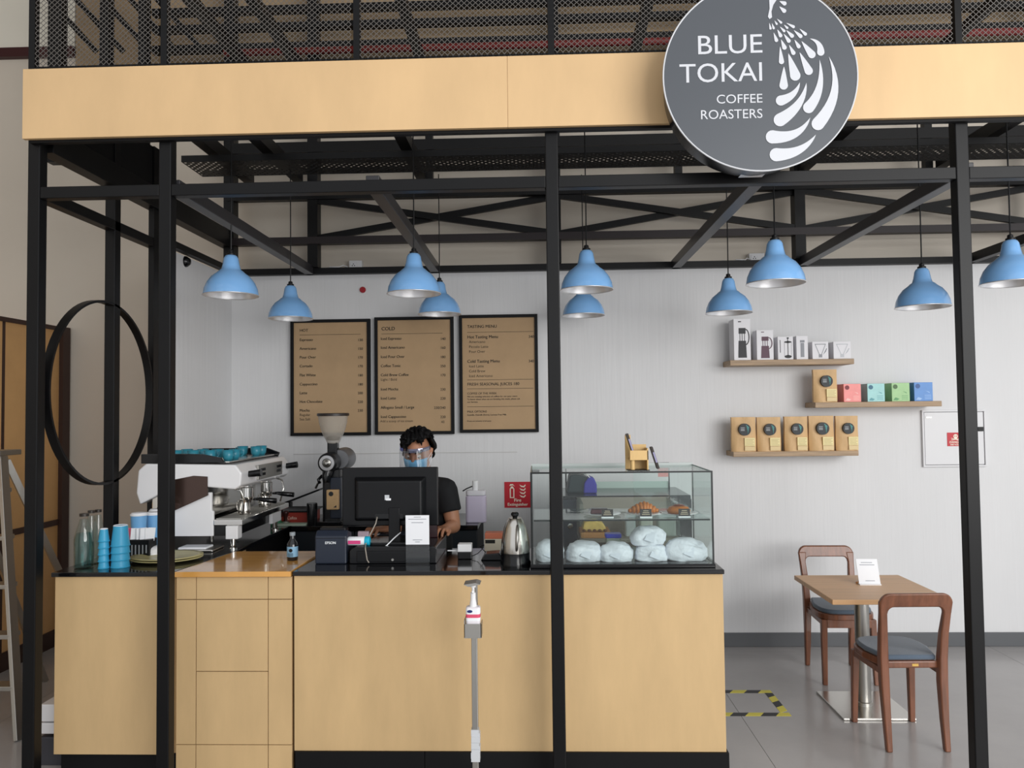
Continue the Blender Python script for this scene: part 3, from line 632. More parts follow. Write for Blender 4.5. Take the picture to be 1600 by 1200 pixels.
# back counter
BH = HT
t = thing('back_counter', 'low black service counter along the back wall behind the barista', 'counter')
bx0, bx1 = LX1+.015, at(747, 840, 4.85).x
obj('worktop', box(NB(), bx0, bx1, 4.83, 5.40, BH-.03, BH), stone, t, bevel=.003)
xs = [bx0+.005, bx0+.40, bx0+.80, bx1-.005]
for a, c in zip(xs, xs[1:]): obj('door', box(NB(), a+.002, c-.002, 4.85, 4.87, .1, BH-.035), mat('charcoal_door', '22262c', .35), t, bevel=.002)
obj('carcass', box(NB(), bx0+.005, bx1-.005, 4.87, 5.40, 0, BH-.03), blackmatte, t)
t = thing('back_fridge', 'black under-counter fridge with a round silver knob seen through the cake display', 'fridge')
fx0, fx1 = at(880, 800, 4.45).x, at(1081, 800, 4.45).x; fz = at(980, 775, 4.45).z
obj('body', box(NB(), fx0, fx1, 4.47, 4.95, 0, fz), plasticg, t, bevel=.004)
xm = at(904, 800, 4.45).x
obj('door', box(NB(), fx0, xm, 4.45, 4.468, .1, fz-.02), navy, t, bevel=.002)
k_ = obj('knob', lathe(NB(), [(0, 0), (.010, 0), (.010, .012), (.015, .016), (.015, .024), (0, .026)], 20, M=Matrix.Rotation(PI/2, 4, 'X')), steel, t, smooth='auto'); p = at(891, 821, 4.45); k_.location = (p.x, 4.45, p.z)
obj('door', box(NB(), xm+.004, fx1, 4.45, 4.468, .1, fz-.02), plasticg, t, bevel=.002)

# ------------------------------------------------------------------ espresso machine (front faces +X)
mx0, mx1 = -2.10, -1.72; my0, my1 = 4.02, 4.78
t = thing('espresso_machine', 'large white two-group espresso machine on the left counter', 'coffee machine', (0, 0, HT))
chrome = mat('polished_steel', 'd8d6d2', .1, 1); bronze = mat('bronze_tinted_panel', '4a3a34', .1, .7)
Z = lambda y, Y=4.02: at(320, y, Y).z-HT
lowp = [(mx0+.02, .07), (mx1, .07), (mx1, .20), (mx1-.01, .205), (mx1-.01, .30), (mx1-.08, .30), (mx1-.16, .275), (mx0+.06, .20), (mx0+.02, .15)]
hood = [(mx0-.03, .30), (mx0-.01, .24), (mx0+.08, .285), (mx1-.10, .335), (-1.60, .315), (-1.572, .335), (-1.565, .40), (-1.60, .445), (mx0+.02, .455), (mx0-.02, .42)]
for y0, y1 in ((my0, my0+.02), (my1-.02, my1)):
    obj('side_panel', prism(NB(), lowp, y0, y1), white, t, bevel=.004)
obj('hood', prism(NB(), hood, my0-.01, my1+.01), white, t, bevel=.008)
win = [(mx0+.06, .205), (mx1-.16, .28), (mx1-.08, .302), (mx1-.02, .302), (mx1-.02, .345), (mx1-.10, .337), (mx0+.08, .287)]
obj('side_window', prism(NB(), [(mx0+.07, .16), (mx1-.025, .285), (mx1-.025, .385), (mx1-.10, .39), (mx0+.12, .36)], my0-.004-.012, my0+.0), bronze, t, bevel=.002)
obj('body', box(NB(), mx0+.04, mx1-.06, my0+.02, my1-.02, .08, .40), chrome, t, bevel=.004)
obj('splash_panel', box(NB(), mx1-.06, mx1-.05, my0+.02, my1-.02, .15, .33), chrome, t)
tr = obj('drip_tray', box(NB(), mx1, -1.565, my0+.0, my1, .125, .155), chrome, t, bevel=.004)
for k in range(24): y = my0+.03+k*(my1-my0-.06)/23; obj('grate_bar', box(NB(), mx1+.005, -1.58, y-.004, y+.004, .155, .160), steelb, tr)
obj('lower_front', box(NB(), mx1, -1.60, my0+.01, my1-.01, .07, .125), plasticg, t)
obj('front_badge', box(NB(), -1.60, -1.58, my1-.26, my1-.10, .06, .12), white, t, bevel=.003)
obj('corner_block', box(NB(), -1.65, -1.585, my0-.012, my0+.05, .055, .125), white, t, bevel=.004)
for y in (my0+.03, my1-.08):
    for x in (-1.625, mx0+.08): obj('foot', lathe(NB(), [(.022, 0), (.022, .008), (.015, .012), (.015, .07), (0, .07)], 16, c=(x, y, 0)), chrome, t, smooth='auto')
# controls
for y in (my0+.10, my1-.04):
    kb = obj('steam_knob', tube(NB(), [(-1.59, y, .385), (-1.50, y, .395)], [.016, .020], 14), plasticg, t, smooth='auto')
pn = obj('control_display', box(NB(), -1.575, -1.560, my0+.22, my1-.14, .345, .425), steelb, t, bevel=.002)
b = NB()
for y in (my0+.26, my1-.24):
    for i in range(3):
        for j in range(2): box(b, -1.559, -1.556, y+i*.025, y+i*.025+.015, .365+j*.026, .38+j*.026)
obj('button_row', b, plasticg, pn, kind='stuff')
for y in (my0+.25, my1-.20):
    gh = obj('group_head', lathe(NB(), [(0, .245), (.03, .245), (.034, .25), (.034, .30), (.026, .305), (.026, .33), (0, .33)], 24, c=(-1.635, y, 0)), chrome, t, smooth='auto')
    obj('portafilter', lathe(NB(), [(0, .205), (.012, .205), (.016, .215), (.030, .22), (.032, .245), (0, .245)], 24, c=(-1.635, y, 0)), chrome, gh, smooth='auto')
    obj('portafilter_handle', tube(NB(), [(-1.60, y, .235), (-1.57, y, .236), (-1.545, y, .232), (-1.47, y, .225)], [.006, .009, .013, .015], 12), plasticg, gh, smooth=True)
for y, d in ((my0+.07, 1), (my1-.03, -1)):
    obj('steam_wand', tube(NB(), [(-1.66, y, .32), (-1.60, y, .30), (-1.585, y+.01*d, .25), (-1.60, y+.03*d, .17)], .0055, 10), chrome, t, smooth=True)
# cup rail and warming tray on top
b = NB(); pts = [(mx0+.0, my0, .50), (-1.66, my0, .475), (-1.60, my0+.02, .465), (-1.60, my1-.02, .48), (-1.66, my1, .49), (mx0+.0, my1, .515)]
obj('cup_rail', prism(NB(), [(mx0-.01, .455), (-1.70, .455), (-1.66, .448), (-1.68, .482), (-1.78, .502), (-1.9, .505), (mx0-.01, .505)], my0, my0+.015), plasticg, t, bevel=.003)
obj('cup_rail', prism(NB(), [(mx0-.01, .455), (-1.63, .445), (-1.62, .47), (-1.70, .50), (mx0-.01, .50)], my1-.015, my1), plasticg, t, bevel=.003)
obj('cup_tray', box(NB(), mx0, -1.64, my0+.015, my1-.015, .455, .462), steel, t)
teal = mat('teal_cup_glaze', '2f8296', .3); cupo = None
cups = [(-1.69, my0+.12), (-1.69, my0+.21), (-1.79, my0+.12), (-1.79, my0+.22), (-1.89, my0+.14), (-1.99, my0+.15), (-1.89, my0+.26), (-1.70, my1-.20), (-1.70, my1-.11), (-1.99, my0+.28), (-1.80, my1-.15)]
cuplab = ['teal cup at the front corner of the machine top, nearest the drip side', 'teal cup just behind the front corner cup on the machine top', 'teal cup second from the front corner in the near row on the machine', 'teal cup behind the second cup of the near row on the machine',
          'teal cup in the middle of the near row on top of the machine', 'teal cup at the back of the near row, beside the black post', 'teal cup behind the middle cup of the near row on the machine', 'left one of the two teal cups at the far end of the machine top',
          'right one of the two teal cups at the far end of the machine top', 'teal cup half hidden by the black post behind the near row', 'teal cup standing behind the two far end cups on the machine']
for i, (x, y) in enumerate(cups):
    if cupo is None:
        cupo = thing('espresso_cup', '', 'cup', (0, 0, 0), 0, 'teal cups warming on the espresso machine')
        obj('body', lathe(NB(), [(0, 0), (.020, 0), (.028, .015), (.032, .055), (.029, .055), (.025, .012), (0, .008)], 24), teal, cupo, smooth=True)
        obj('handle', tube(NB(), [(.029, 0, .045), (.045, 0, .045), (.048, 0, .03), (.040, 0, .018), (.026, 0, .016)], .0035, 8), teal, cupo, smooth=True)
        c_ = cupo
    else: c_ = dup(cupo)
    c_.location = (x, y, HT+.462); c_.rotation_euler = (0, 0, .3*i)
    c_['label'] = cuplab[i]
for i, (y, lb) in enumerate(((my0+.20, 'nearer steel milk pitcher on the espresso machine drip tray'), (my1-.24, 'farther steel milk pitcher on the espresso machine drip tray'))):
    pt = thing('milk_pitcher', lb, 'jug', (-1.63, y, HT+.160), -.4, 'steel milk pitchers')
    s_ = 1.0
    obj('body', lathe(NB(), [(0, 0), (.034, 0), (.036, .004), (.034, .03), (.027, .062), (.028, .075), (.030, .08), (.027, .08), (.024, .06), (.03, .008), (0, .006)], 28), steel, pt, smooth='auto')
    obj('handle', tube(NB(), [(-.028, 0, .07), (-.05, 0, .068), (-.056, 0, .045), (-.05, 0, .02), (-.034, 0, .015)], .0035, 8), steel, pt, smooth=True)

# ------------------------------------------------------------------ objects on the left counter
bp = [(.0, 0), (.033, 0), (.036, .006), (.036, .09), (.034, .11), (.020, .15), (.0155, .165), (.0155, .178), (.0185, .180), (.0185, .188), (.0, .188)]
for i, (x, y, wd, lab) in enumerate(((131, 888, 30, 'front glass water bottle at the left end of the black counter'), (142, 882, 22, 'second glass bottle just behind the front one on the left counter'), (153, 880, 20, 'clear glass bottle farthest right of the three on the left counter'))):
    p = onz(x, y, HT)
    Hb = .262 if i == 0 else .265; k = wd/2*p.y/FPX/.036*.84
    bo = thing('glass_bottle', lab, 'bottle', (p.x, p.y, HT), 0, 'glass bottles on the left counter')
    pr = [(r*k*1.15, z*Hb/.188) for r, z in bp[:-4]]
    obj('glass', lathe(NB(), pr, 28), mat('clear_bottle_glass', 'cfe6e4' if i == 0 else 'd8cfc2', .03, trans=1, ior=1.2) if 0 else (bottleg), bo, smooth=True)
    if i == 0: obj('water', lathe(NB(), [(0, .006), (.034*k*1.08, .008), (.036*k*1.08, .1*Hb/.188), (.031*k*1.0, .118*Hb/.188), (0, .118*Hb/.188)], 24), glassmat('water_tint', 'd2e9ea', .03), bo, smooth=True)
    obj('cap', lathe(NB(), [(.0155*k*1.2, .174*Hb/.188), (.0168*k*1.2, .174*Hb/.188), (.0168*k*1.2, .183*Hb/.188), (0, .184*Hb/.188)], 20), mat('bronze_cap', '3a3632', .35, .4), bo, smooth='auto')
def pcup(r0, r1, h, m, rimm=None):
    return [(0, 0), (r0, 0), (r0, .002), (r1, h-.002), (r1+.0015, h), (r1-.001, h), (r0-.002, .004), (0, .004)]
def cupstack(x, y, ns, r0, r1, h, labs, step, gap=0):
    p = onz(x, y, HT); z = HT
    for k in range(ns):
        up = False
        c_ = thing('paper_cup', labs(k), 'cup', (p.x, p.y, z), 0, 'stacked blue takeaway cups')
        obj('body', lathe(NB(), [(r1+.0005, 0), (r1+.0018, .002), (r1+.0018, .004), (r1-.0003, .006), (r0, h), (0, h)], 28), mat('turquoise_cup', '3aa0c8', .4), c_, smooth='auto')
        z += step
        if k == ns-1: obj('base_rim', lathe(NB(), [(r0-.001, h-.001), (r0+.001, h), (r0-.001, h+.003), (r0-.003, h), (r0-.003, h-.003)], 28), whitep, c_, smooth='auto')
cupstack(162, 888, 5, .017, .024, .058, lambda k: 'small turquoise paper cup, %s the thin stack beside the glass bottles' % ('lowest of', 'second from the bottom of', 'middle one of', 'second from the top of', 'topmost of')[k], .031)
cupstack(188, 886, 4, .031, .041, .095, lambda k: 'larger turquoise paper cup, %s the wide stack beside the plates' % ('lowest of', 'second from the bottom of', 'second from the top of', 'topmost of')[k], .033)
for i, (x, y0, Y, r, lab) in enumerate(((217, 801, 3.82, .038, 'white-lidded pale blue takeaway cup behind the sugar caddy'), (239, 800, 3.9, .036, 'pale blue takeaway cup standing against the second post'), (245, 795, 4.0, .036, 'printed blue cup partly hidden behind the second post'))):
    zt_ = at(x, y0, Y).z; hb = .13
    b = thing('takeaway_cup', lab, 'cup', (at(x, y0, Y).x, Y, HT), 0, 'tall takeaway cups')
    hh = zt_-HT
    obj('body', lathe(NB(), [(0, 0), (r*.72, 0), (r, hh-.012), (0, hh-.012)], 28), mat('pale_blue_cup', '6fa8d8', .45), b, smooth='auto')
    obj('lid', lathe(NB(), [(r+.002, hh-.014), (r+.003, hh-.008), (r*.92, hh-.002), (r*.9, hh), (0, hh)], 28), whitep, b, smooth='auto')
p = onz(220, 872, HT)
cd = thing('sugar_caddy', 'black open box of white and pink sugar sachets on the left counter', 'caddy', (p.x, p.y, HT))
obj('box', box(NB(), -.058, .058, -.03, .05, 0, .095), plastic, cd, bevel=.003)
rr = random.Random(3)
for k in range(11):
    x = -.05+k*.0095; M = Matrix.Translation((x, -.012+rr.random()*.03, .085)) @ Matrix.Rotation(rr.uniform(-.25, .15), 4, 'Y') @ Matrix.Rotation(rr.uniform(.3, .9), 4, 'Z')
    obj('sachet', box(NB(), -.016, .016, -.0015, .0015, 0, .065, M), mat('pink_paper', 'd8506a', .5) if k in (0, 1, 4) else whitep, cd)
for k in range(6):
    obj('sachet_print', box(NB(), -.05+k*.018, -.044+k*.018, -.031, -.030, .01+k*.004, .07), mat('sachet_print_grey', '8e9296', .5), cd)
p = onz(238, 870, HT)
bw = thing('white_jar', 'ridged white ceramic jar with dark knob on the left counter', 'jar', (p.x, p.y, HT))
obj('body', lathe(NB(), [(0, 0), (.048, 0), (.052, .006), (.050, .012), (.053, .018), (.051, .024), (.053, .03), (.051, .036), (.052, .042), (.045, .05), (.02, .056), (0, .057)], 36), white, bw, smooth='auto')
obj('knob', lathe(NB(), [(.006, .055), (.009, .06), (.009, .068), (0, .072)], 16), plastic, bw, smooth='auto')
p = onz(258, 876, HT)
for k in range(2):
    simple('serving_plate', lathe(NB(), [(0, .004), (.10, .004), (.14, .012), (.170, .016), (.171, .018), (.14, .018), (.10, .010), (0, .010)], 56, sy=.85), olive, ('upper' if k else 'lower')+' of two flat olive stoneware plates beside the second post', 'plate', (p.x, p.y+.02, HT+k*.010-.004), group='olive plates', smooth=True)
p = onz(325, 858, HT)
tr = simple('steel_tray', box(NB(), -.085, .085, -.075, .075, 0, .012), steel, 'small flat steel tray in front of the espresso machine', 'tray', (p.x-.02, p.y-.02, HT), bevel=.004)
p = onz(287, 866, HT); simple('white_cloth', box(NB(), -.075, .075, -.05, .05, 0, .018), whitep, 'folded white cloth just behind the olive plates', 'cloth', (p.x, p.y+.14, HT), bevel=.006)
# syrup bottle on the flap
p = onz(457, 876, HT)
sb = thing('syrup_bottle', 'small dark bottle with a blue label on the orange flap', 'bottle', (p.x, p.y, HT+.003))
obj('glass', lathe(NB(), [(0, 0), (.024, 0), (.026, .004), (.026, .07), (.022, .085), (.0115, .10), (.011, .122), (.013, .124), (.013, .130), (0, .130)], 28), mat('dark_bottle', '101216', .08, coat=.5), sb, smooth='auto')
obj('label', lathe(NB(), [(.0264, .018), (.0266, .019), (.0266, .066), (.0264, .067)], 28), mat('bottle_label_blue', '7fa9c6', .5), sb, smooth='auto')
b = NB(); poly(b, circ(.0, .05, .009, 16), -.0275); 
for k in range(3): poly(b, [(-.012, .022+k*.006), (.012, .022+k*.006), (.012, .0245+k*.006), (-.012, .0245+k*.006)], -.0275)
obj('label_print', b, plastic, sb, kind='stuff')
obj('cap', lathe(NB(), [(.0135, .118), (.014, .12), (.0135, .134), (0, .135)], 20), mat('clear_grey_cap', '8f989e', .3), sb, smooth='auto')

# ------------------------------------------------------------------ till on the main counter
p0 = at(492, 880, 3.62); p1 = at(541, 834, 3.62)
rp = thing('receipt_printer', 'boxy dark blue-grey receipt printer left of the monitor', 'printer', ((p0.x+p1.x)/2, 3.62, HT))
W = (p1.x-p0.x)/2; Hh = .155
obj('body', prism(NB(), [(0, 0), (.105, 0), (.105, Hh-.02), (.03, Hh), (0, Hh-.025)], -W, W, 'YZ'), navy, rp, bevel=.006)
obj('paper_lid', box(NB(), -W+.012, W-.012, .035, .095, Hh-.012, Hh+.01), plastic, rp, bevel=.005)
b = NB(); text(b, 'EPSON', .017, 0, .094, -.002, 'CENTER', .04); obj('lettering', b, mat('print_white', 'd8dce0', .4), rp)
obj('front_line', box(NB(), -W+.004, W-.004, -.002, .0, .12, .122), plasticg, rp)
q0 = at(546, 884, 3.62); q1 = at(682, 852, 3.62)
dr = thing('cash_drawer', 'black cash drawer box under the monitor', 'cash drawer', ((q0.x+q1.x)/2, 3.62, HT))
W = (q1.x-q0.x)/2
obj('case', prism(NB(), [(-W, 0), (W, 0), (W, .072), (W-.012, .080), (-W+.03, .080), (-W, .062)], 0, .39), plasticg, dr, bevel=.004)
obj('drawer_front', box(NB(), -W+.035, W-.03, -.006, 0, .008, .060), plastic, dr, bevel=.003)
obj('lock', lathe(NB(), [(0, .0), (.006, 0), (.006, .004), (0, .004)], 12, M=Matrix.Translation((0, -.006, .02)) @ Matrix.Rotation(PI/2, 4, 'X')), steelb, dr)
a = at(533, 731.5, 3.72); c = at(684, 822, 3.72); W = (c.x-a.x)/2; mzc = (a.z+c.z)/2; Hm = (a.z-c.z)/2
mo = thing('monitor', 'black widescreen monitor seen from behind at the till', 'monitor', ((a.x+c.x)/2, 3.75, HT+.080))
o_ = mzc-HT-.080
obj('screen_body', box(NB(), -W, W, -.012, .012, o_-Hm, o_+Hm), plastic, mo, bevel=.005)
obj('screen', box(NB(), -W+.015, W-.015, .012, .0135, o_-Hm+.02, o_+Hm-.015), mat('screen_glass', '0a0c12', .1), mo)
b = NB(); x0, x1, z0, z1 = -W*.66, W*.68, o_-Hm*.80, o_+Hm*.56
A = [b.verts.new(v) for v in ((x0-.02, -.012, z0-.005), (x1+.02, -.012, z0-.005), (x1+.02, -.012, z1+.02), (x0-.02, -.012, z1+.02))]
B = [b.verts.new(v) for v in ((x0, -.05, z0+.01), (x1, -.05, z0+.01), (x1, -.05, z1), (x0, -.05, z1))]
b.faces.new(A); b.faces.new(B)
for i in range(4): b.faces.new((A[i], A[(i+1) % 4], B[(i+1) % 4], B[i]))
obj('rear_shell', b, plastic, mo, bevel=.008)
b = NB(); box(b, -.018, .004, -.0515, -.05, o_-.012, o_+.012); obj('badge', b, mat('badge_silver', 'c4c8cc', .3), mo)
obj('label_sticker', box(NB(), -.012, .012, -.0518, -.0505, o_-.014, o_-.004), whitep, mo)
obj('port_bay', box(NB(), -W*.28, W*.3, -.052, -.045, z0+.012, z0+.035), plasticg, mo)
obj('neck', box(NB(), .0, .055, -.055, -.03, -.0, o_-Hm*.35), plastic, mo, bevel=.004)
obj('base', prism(NB(), rrect(-.10, .13, -.09, .10, .03), 0, .012, 'XY'), plasticg, mo, bevel=.002)
obj('video_cable', tube(NB(), [(-.055, -.05, z0+.02), (-.06, -.062, z0-.01), (-.085, -.075, z0-.06), (-.098, -.115, z0-.10)], .003, 8), mat('grey_cable', '9a9288', .5), mo, smooth=True)
obj('power_cable', tube(NB(), [(-.098, -.115, z0-.10), (-.094, -.135, -.01), (-.085, -.140, -.06), (-.075, -.145, -.072)], .003, 8), mat('grey_cable', '9a9288', .5), mo, smooth=True)
obj('usb_cable', tube(NB(), [(.06, -.06, .055), (.03, -.075, .03), (-.0, -.10, .0), (-.02, -.12, -.01)], .003, 8), whitep, mo, smooth=True)
# payment card display (its square code is left out)
Y = 3.56; a = at(631.5, 807, Y); c = at(669, 853, Y); W = c.x-a.x; Hh = a.z-c.z
cs = thing('payment_sign', 'white printed card standing upright in front of the till', 'sign', (a.x, 3.60, HT))
obj('card', box(NB(), 0, W, -.002, .0, c.z-HT, a.z-HT), whitep, cs)
obj('holder', prism(NB(), [(0, .0), (.12, .0), (.12, .004), (.006, .008), (.004, a.z-HT), (0, a.z-HT)], 0, W, 'YZ'), glassmat('acrylic_holder', 'eef2f4', .08), cs)
b = NB(); z0 = c.z-HT
for (u0, u1, v) in ((.35, .65, .93), (.12, .88, .86), (.25, .75, .74), (.3, .7, .15), (.4, .6, .08)): poly(b, [(W*u0, z0+Hh*v), (W*u1, z0+Hh*v), (W*u1, z0+Hh*v+.0025), (W*u0, z0+Hh*v+.0025)], -.003)
obj('card_print', b, mat('grey_print', '8b8f98', .6), cs, kind='stuff')
# hand lotion tube lying left of the monitor
p = at(560, 845, 3.66)
hl = thing('sanitiser_tube', 'white and pink bottle lying with a bright blue cap between printer and monitor', 'bottle', (p.x, 3.66, HT+.095))
rM = Matrix.Rotation(PI/2, 4, 'Y')
obj('body', lathe(NB(), [(0, -.05), (.018, -.05), (.021, -.045), (.021, .03), (.018, .036), (0, .036)], 24, c=(0, 0, 0), M=Matrix.Translation((0, 0, .021)) @ rM), whitep, hl, smooth='auto')
obj('cap', lathe(NB(), [(.0205, .032), (.022, .034), (.022, .052), (.018, .056), (0, .056)], 24, M=Matrix.Translation((0, 0, .021)) @ rM), mat('bright_blue_cap', '1fb4d6', .35), hl, smooth='auto')
obj('label', box(NB(), -.045, .015, -.0225, -.018, .010, .026), mat('magenta_label', 'd2417e', .5), hl)
hl.location = (p.x, 3.66, HT+.080)
cl = at(555, 868, 3.64); pk = simple('sachet_pack', box(NB(), -.035, .02, -.012, .012, 0, .118), mat('pack_white_pink', 'd9c3d0', .5), 'white and pink packet standing behind the receipt printer', 'packet', (cl.x, 3.85, HT), bevel=.004)

# ------------------------------------------------------------------ right of the till
p = onz(726, 874, HT)
cr = thing('card_reader', 'white and black card reader block standing on the counter beside the kettle', 'card reader', (p.x, p.y, HT))
obj('body', box(NB(), -.034, .034, 0, .06, 0, .035), plasticg, cr, bevel=.004); obj('top_unit', box(NB(), -.034, .034, -.002, .055, .035, .072), white, cr, bevel=.004)
obj('paper_slip', box(NB(), -.085, -.034, .02, .03, .036, .040), whitep, cr)
obj('cable', tube(NB(), [(.034, .03, .01), (.06, .04, .02), (.085, .03, .045), (.09, .05, .06), (.07, .06, .05), (.1, .06, .02)], .002, 6), plastic, cr, smooth=True)
p = onz(768, 874, HT)
simple('payment_terminal', prism(NB(), [(-.05, 0), (.05, 0), (.05, .02), (.038, .035), (-.03, .03)], -.03, .06), plasticg, 'flat black card terminal lying directly left of the kettle', 'terminal', (p.x, p.y, HT), bevel=.004)
a = at(757, 832, 3.95); c = at(786, 860, 3.95)
bo = thing('small_carton', 'small pale cardboard carton with a red top behind the kettle', 'box', (a.x, 3.93, HT))
obj('box', box(NB(), 0, .115, 0, .07, 0, a.z-HT-.03), mat('pale_carton', 'cfc0ac', .6), bo, bevel=.002); obj('lid', box(NB(), .003, .112, .0, .07, a.z-HT-.03, a.z-HT), mat('salmon_carton', 'c96f52', .5), bo, bevel=.002)
obj('dark_label', box(NB(), .005, .055, -.001, 0, a.z-HT-.052, a.z-HT-.034), ink, bo)
p = onz(805, 884, HT); k_ = .062
kt = thing('kettle', 'tapered steel electric kettle with black lid and base left of the display case', 'kettle', (p.x, p.y+.04, HT))
r0 = px(22.5, p.y+.04)
obj('body', lathe(NB(), [(0, .055), (r0*.98, .055), (r0, .065), (r0*.95, .11), (r0*.78, .17), (r0*.55, .205), (r0*.45, .213), (0, .213)], 40), steel, kt, smooth='auto')
obj('base', lathe(NB(), [(0, 0), (r0*1.05, 0), (r0*1.05, .012), (r0*1.0, .02), (r0*1.0, .056), (0, .058)], 40), plasticg, kt, smooth='auto')
obj('lid_knob', lathe(NB(), [(.010, .212), (.012, .22), (.018, .226), (.018, .236), (.012, .241), (0, .241)], 24), plasticg, kt, smooth='auto')
obj('handle', tube(NB(), [(.012, -r0*.72, .185), (.014, -r0*1.1, .175), (.012, -r0*1.35, .13), (.010, -r0*1.3, .09), (.008, -r0*1.0, .075)], [.005, .007, .008, .007, .006], 10), steelb, kt, smooth=True)
obj('spout', tube(NB(), [(.0, r0*.5, .17), (.0, r0*.9, .19), (.0, r0*1.05, .205)], [.016, .012, .008], 12), steel, kt, smooth=True)
# purple soap jug on the back counter
a = at(739, 820, 4.95)
jg = thing('soap_jug', 'translucent jug of pale purple liquid with a white pump on the back counter', 'jug', (a.x+.02, 4.97, BH))
obj('body', prism(NB(), rrect(-.066, .066, -.045, .045, .025), 0, .17, 'XY'), mat('lilac_liquid_plastic', 'c7bdd2', .3), jg, smooth='auto', bevel=.006)
obj('upper_body', prism(NB(), rrect(-.064, .064, -.043, .043, .025), .17, .205, 'XY'), mat('milky_plastic', 'd6d4da', .3), jg, smooth='auto', bevel=.008)
obj('pump', tube(NB(), [(-.005, 0, .205), (-.005, 0, .265)], .019, 16), white, jg, smooth='auto')
obj('spout', tube(NB(), [(-.01, 0, .235), (-.06, -.01, .215), (-.085, -.01, .20)], .004, 8), plastic, jg, smooth=True)

# ------------------------------------------------------------------ items on the back counter
a = at(430, 797, 4.95); c = at(483, 812, 4.95)
rb = thing('red_box', 'long flat red box with a black lid on the back counter beside the grinder', 'box', (a.x, 4.95, BH))
obj('box', box(NB(), 0, c.x-a.x, 0, .25, .0, .072), mat('brick_red_card', '9c3428', .5), rb, bevel=.003); obj('lid', box(NB(), -.01, c.x-a.x+.02, -.005, .25, .072, .082), plastic, rb, bevel=.002)
b = NB(); text(b, 'Cafiza', .026, .11, .028, -.001, 'CENTER', .03); obj('lettering', b, mat('pale_print', 'd8b8a8', .5), rb)
a = at(489, 800, 4.88)
simple('black_tumbler', lathe(NB(), [(0, 0), (.030, 0), (.034, .13), (.032, .142), (0, .144)], 28), plasticg, 'black tapered tumbler with rounded top left of the coffee grinder', 'tumbler', (a.x, 4.86, BH), smooth='auto')
a = at(470, 826, 4.86); simple('green_cloth', prism(NB(), rrect(-.12, .10, -.03, .05, .01), 0, .012, 'XY'), mat('pale_green_cloth', 'a9b9a8', .8), 'pale green folded cloth on the front edge of the back counter', 'cloth', (a.x-.06, 4.87, BH), bevel=.003)
a = at(436, 810, 4.90); simple('green_packet', box(NB(), -.03, .03, -.02, .02, 0, .08), mat('packet_green', '3f8a66', .5), 'small green and white packet left of the red box', 'packet', (a.x-.02, 4.90, BH), bevel=.004)
a = at(430, 835, 4.84); tp_ = thing('coffee_tamper', 'steel coffee tamper with a dark red handle left of the red box', 'tamper', (at(428, 820, 4.6).x, 4.66, HT))
obj('base', lathe(NB(), [(0, 0), (.029, 0), (.029, .02), (.01, .028), (0, .028)], 24), steel, tp_, smooth='auto'); obj('handle', lathe(NB(), [(.009, .026), (.012, .05), (.02, .07), (.018, .085), (0, .09)], 20), mat('dark_red_wood', '3c1a1a', .3), tp_, smooth=True)
tp_.location = (LX1-.05, 4.93, HT)
# open laptop-like flat lid leaning
a = at(421, 793, 5.0); c = at(484, 769, 5.0)
lp = thing('lever_tray', 'thin dark lever tray slanting up on the back counter left of the grinder', 'tray', (a.x, 5.22, BH+.0))
obj('tray', prism(NB(), [(0, a.z-BH), (c.x-a.x, c.z-BH), (c.x-a.x, c.z-BH-.012), (.0, a.z-BH-.014)], 0, .16), plastic, lp, bevel=.002)
obj('stand', box(NB(), .02, .05, .05, .10, 0, a.z-BH), plastic, lp); obj('lever', tube(NB(), [(c.x-a.x-.04, .05, c.z-BH), (c.x-a.x-.02, .04, c.z-BH+.035), (c.x-a.x, .03, c.z-BH+.045)], .008, 8), steelb, lp, smooth=True)
# grinder
a = at(519, 800, 4.95); gx = a.x
gr = thing('coffee_grinder', 'tall black shop coffee grinder with a clear cone hopper beside the monitor', 'coffee grinder', (gx, 4.98, BH))
ZG = lambda y: at(518, y, 4.95).z-BH
P_ = lambda n: px(n, 4.95)
obj('column', prism(NB(), rrect(-.055, .06, -.07, .09, .02), .02, ZG(733), 'XY'), mat('grinder_black', '1a1a1d', .3), gr, smooth='auto', bevel=.004)
obj('base', prism(NB(), rrect(-.09, .09, -.13, .12, .02), 0, .025, 'XY'), plasticg, gr, bevel=.004)
obj('burr_housing', lathe(NB(), [(0, -.12), (.05, -.12), (.062, -.11), (.066, -.06), (.066, .08), (0, .08)], 36, c=(0, 0, 0), M=Matrix.Translation((-.008, 0, ZG(722))) @ Matrix.Rotation(PI/2, 4, 'X') @ Matrix.Scale(-1, 4, (0, 0, 1))), mat('grinder_black', '1a1a1d', .3), gr, smooth='auto')
obj('dial', lathe(NB(), [(.032, .121), (.048, .121), (.048, .127), (.030, .129), (.028, .121)], 36, M=Matrix.Translation((-.008, 0, ZG(722))) @ Matrix.Rotation(PI/2, 4, 'X')), mat('dial_silver', 'b7b7b9', .35, .5), gr, smooth='auto')
obj('dial_hub', lathe(NB(), [(0, .14), (.008, .14), (.018, .132), (.026, .128), (.026, .12), (0, .12)], 24, M=Matrix.Translation((-.008, 0, ZG(722))) @ Matrix.Rotation(PI/2, 4, 'X')), steelb, gr, smooth='auto')
obj('motor', lathe(NB(), [(0, -.02), (.06, -.02), (.07, 0), (.072, .14), (.06, .155), (0, .16)], 32, M=Matrix.Translation((.045, .0, ZG(718))) @ Matrix.Rotation(-PI/2, 4, 'X')), mat('motor_grey', '76777a', .35, .5), gr, smooth='auto')
obj('neck', prism(NB(), rrect(-P_(8), P_(8), -.03, .03, .01), ZG(710), ZG(692), 'XY'), plasticg, gr)
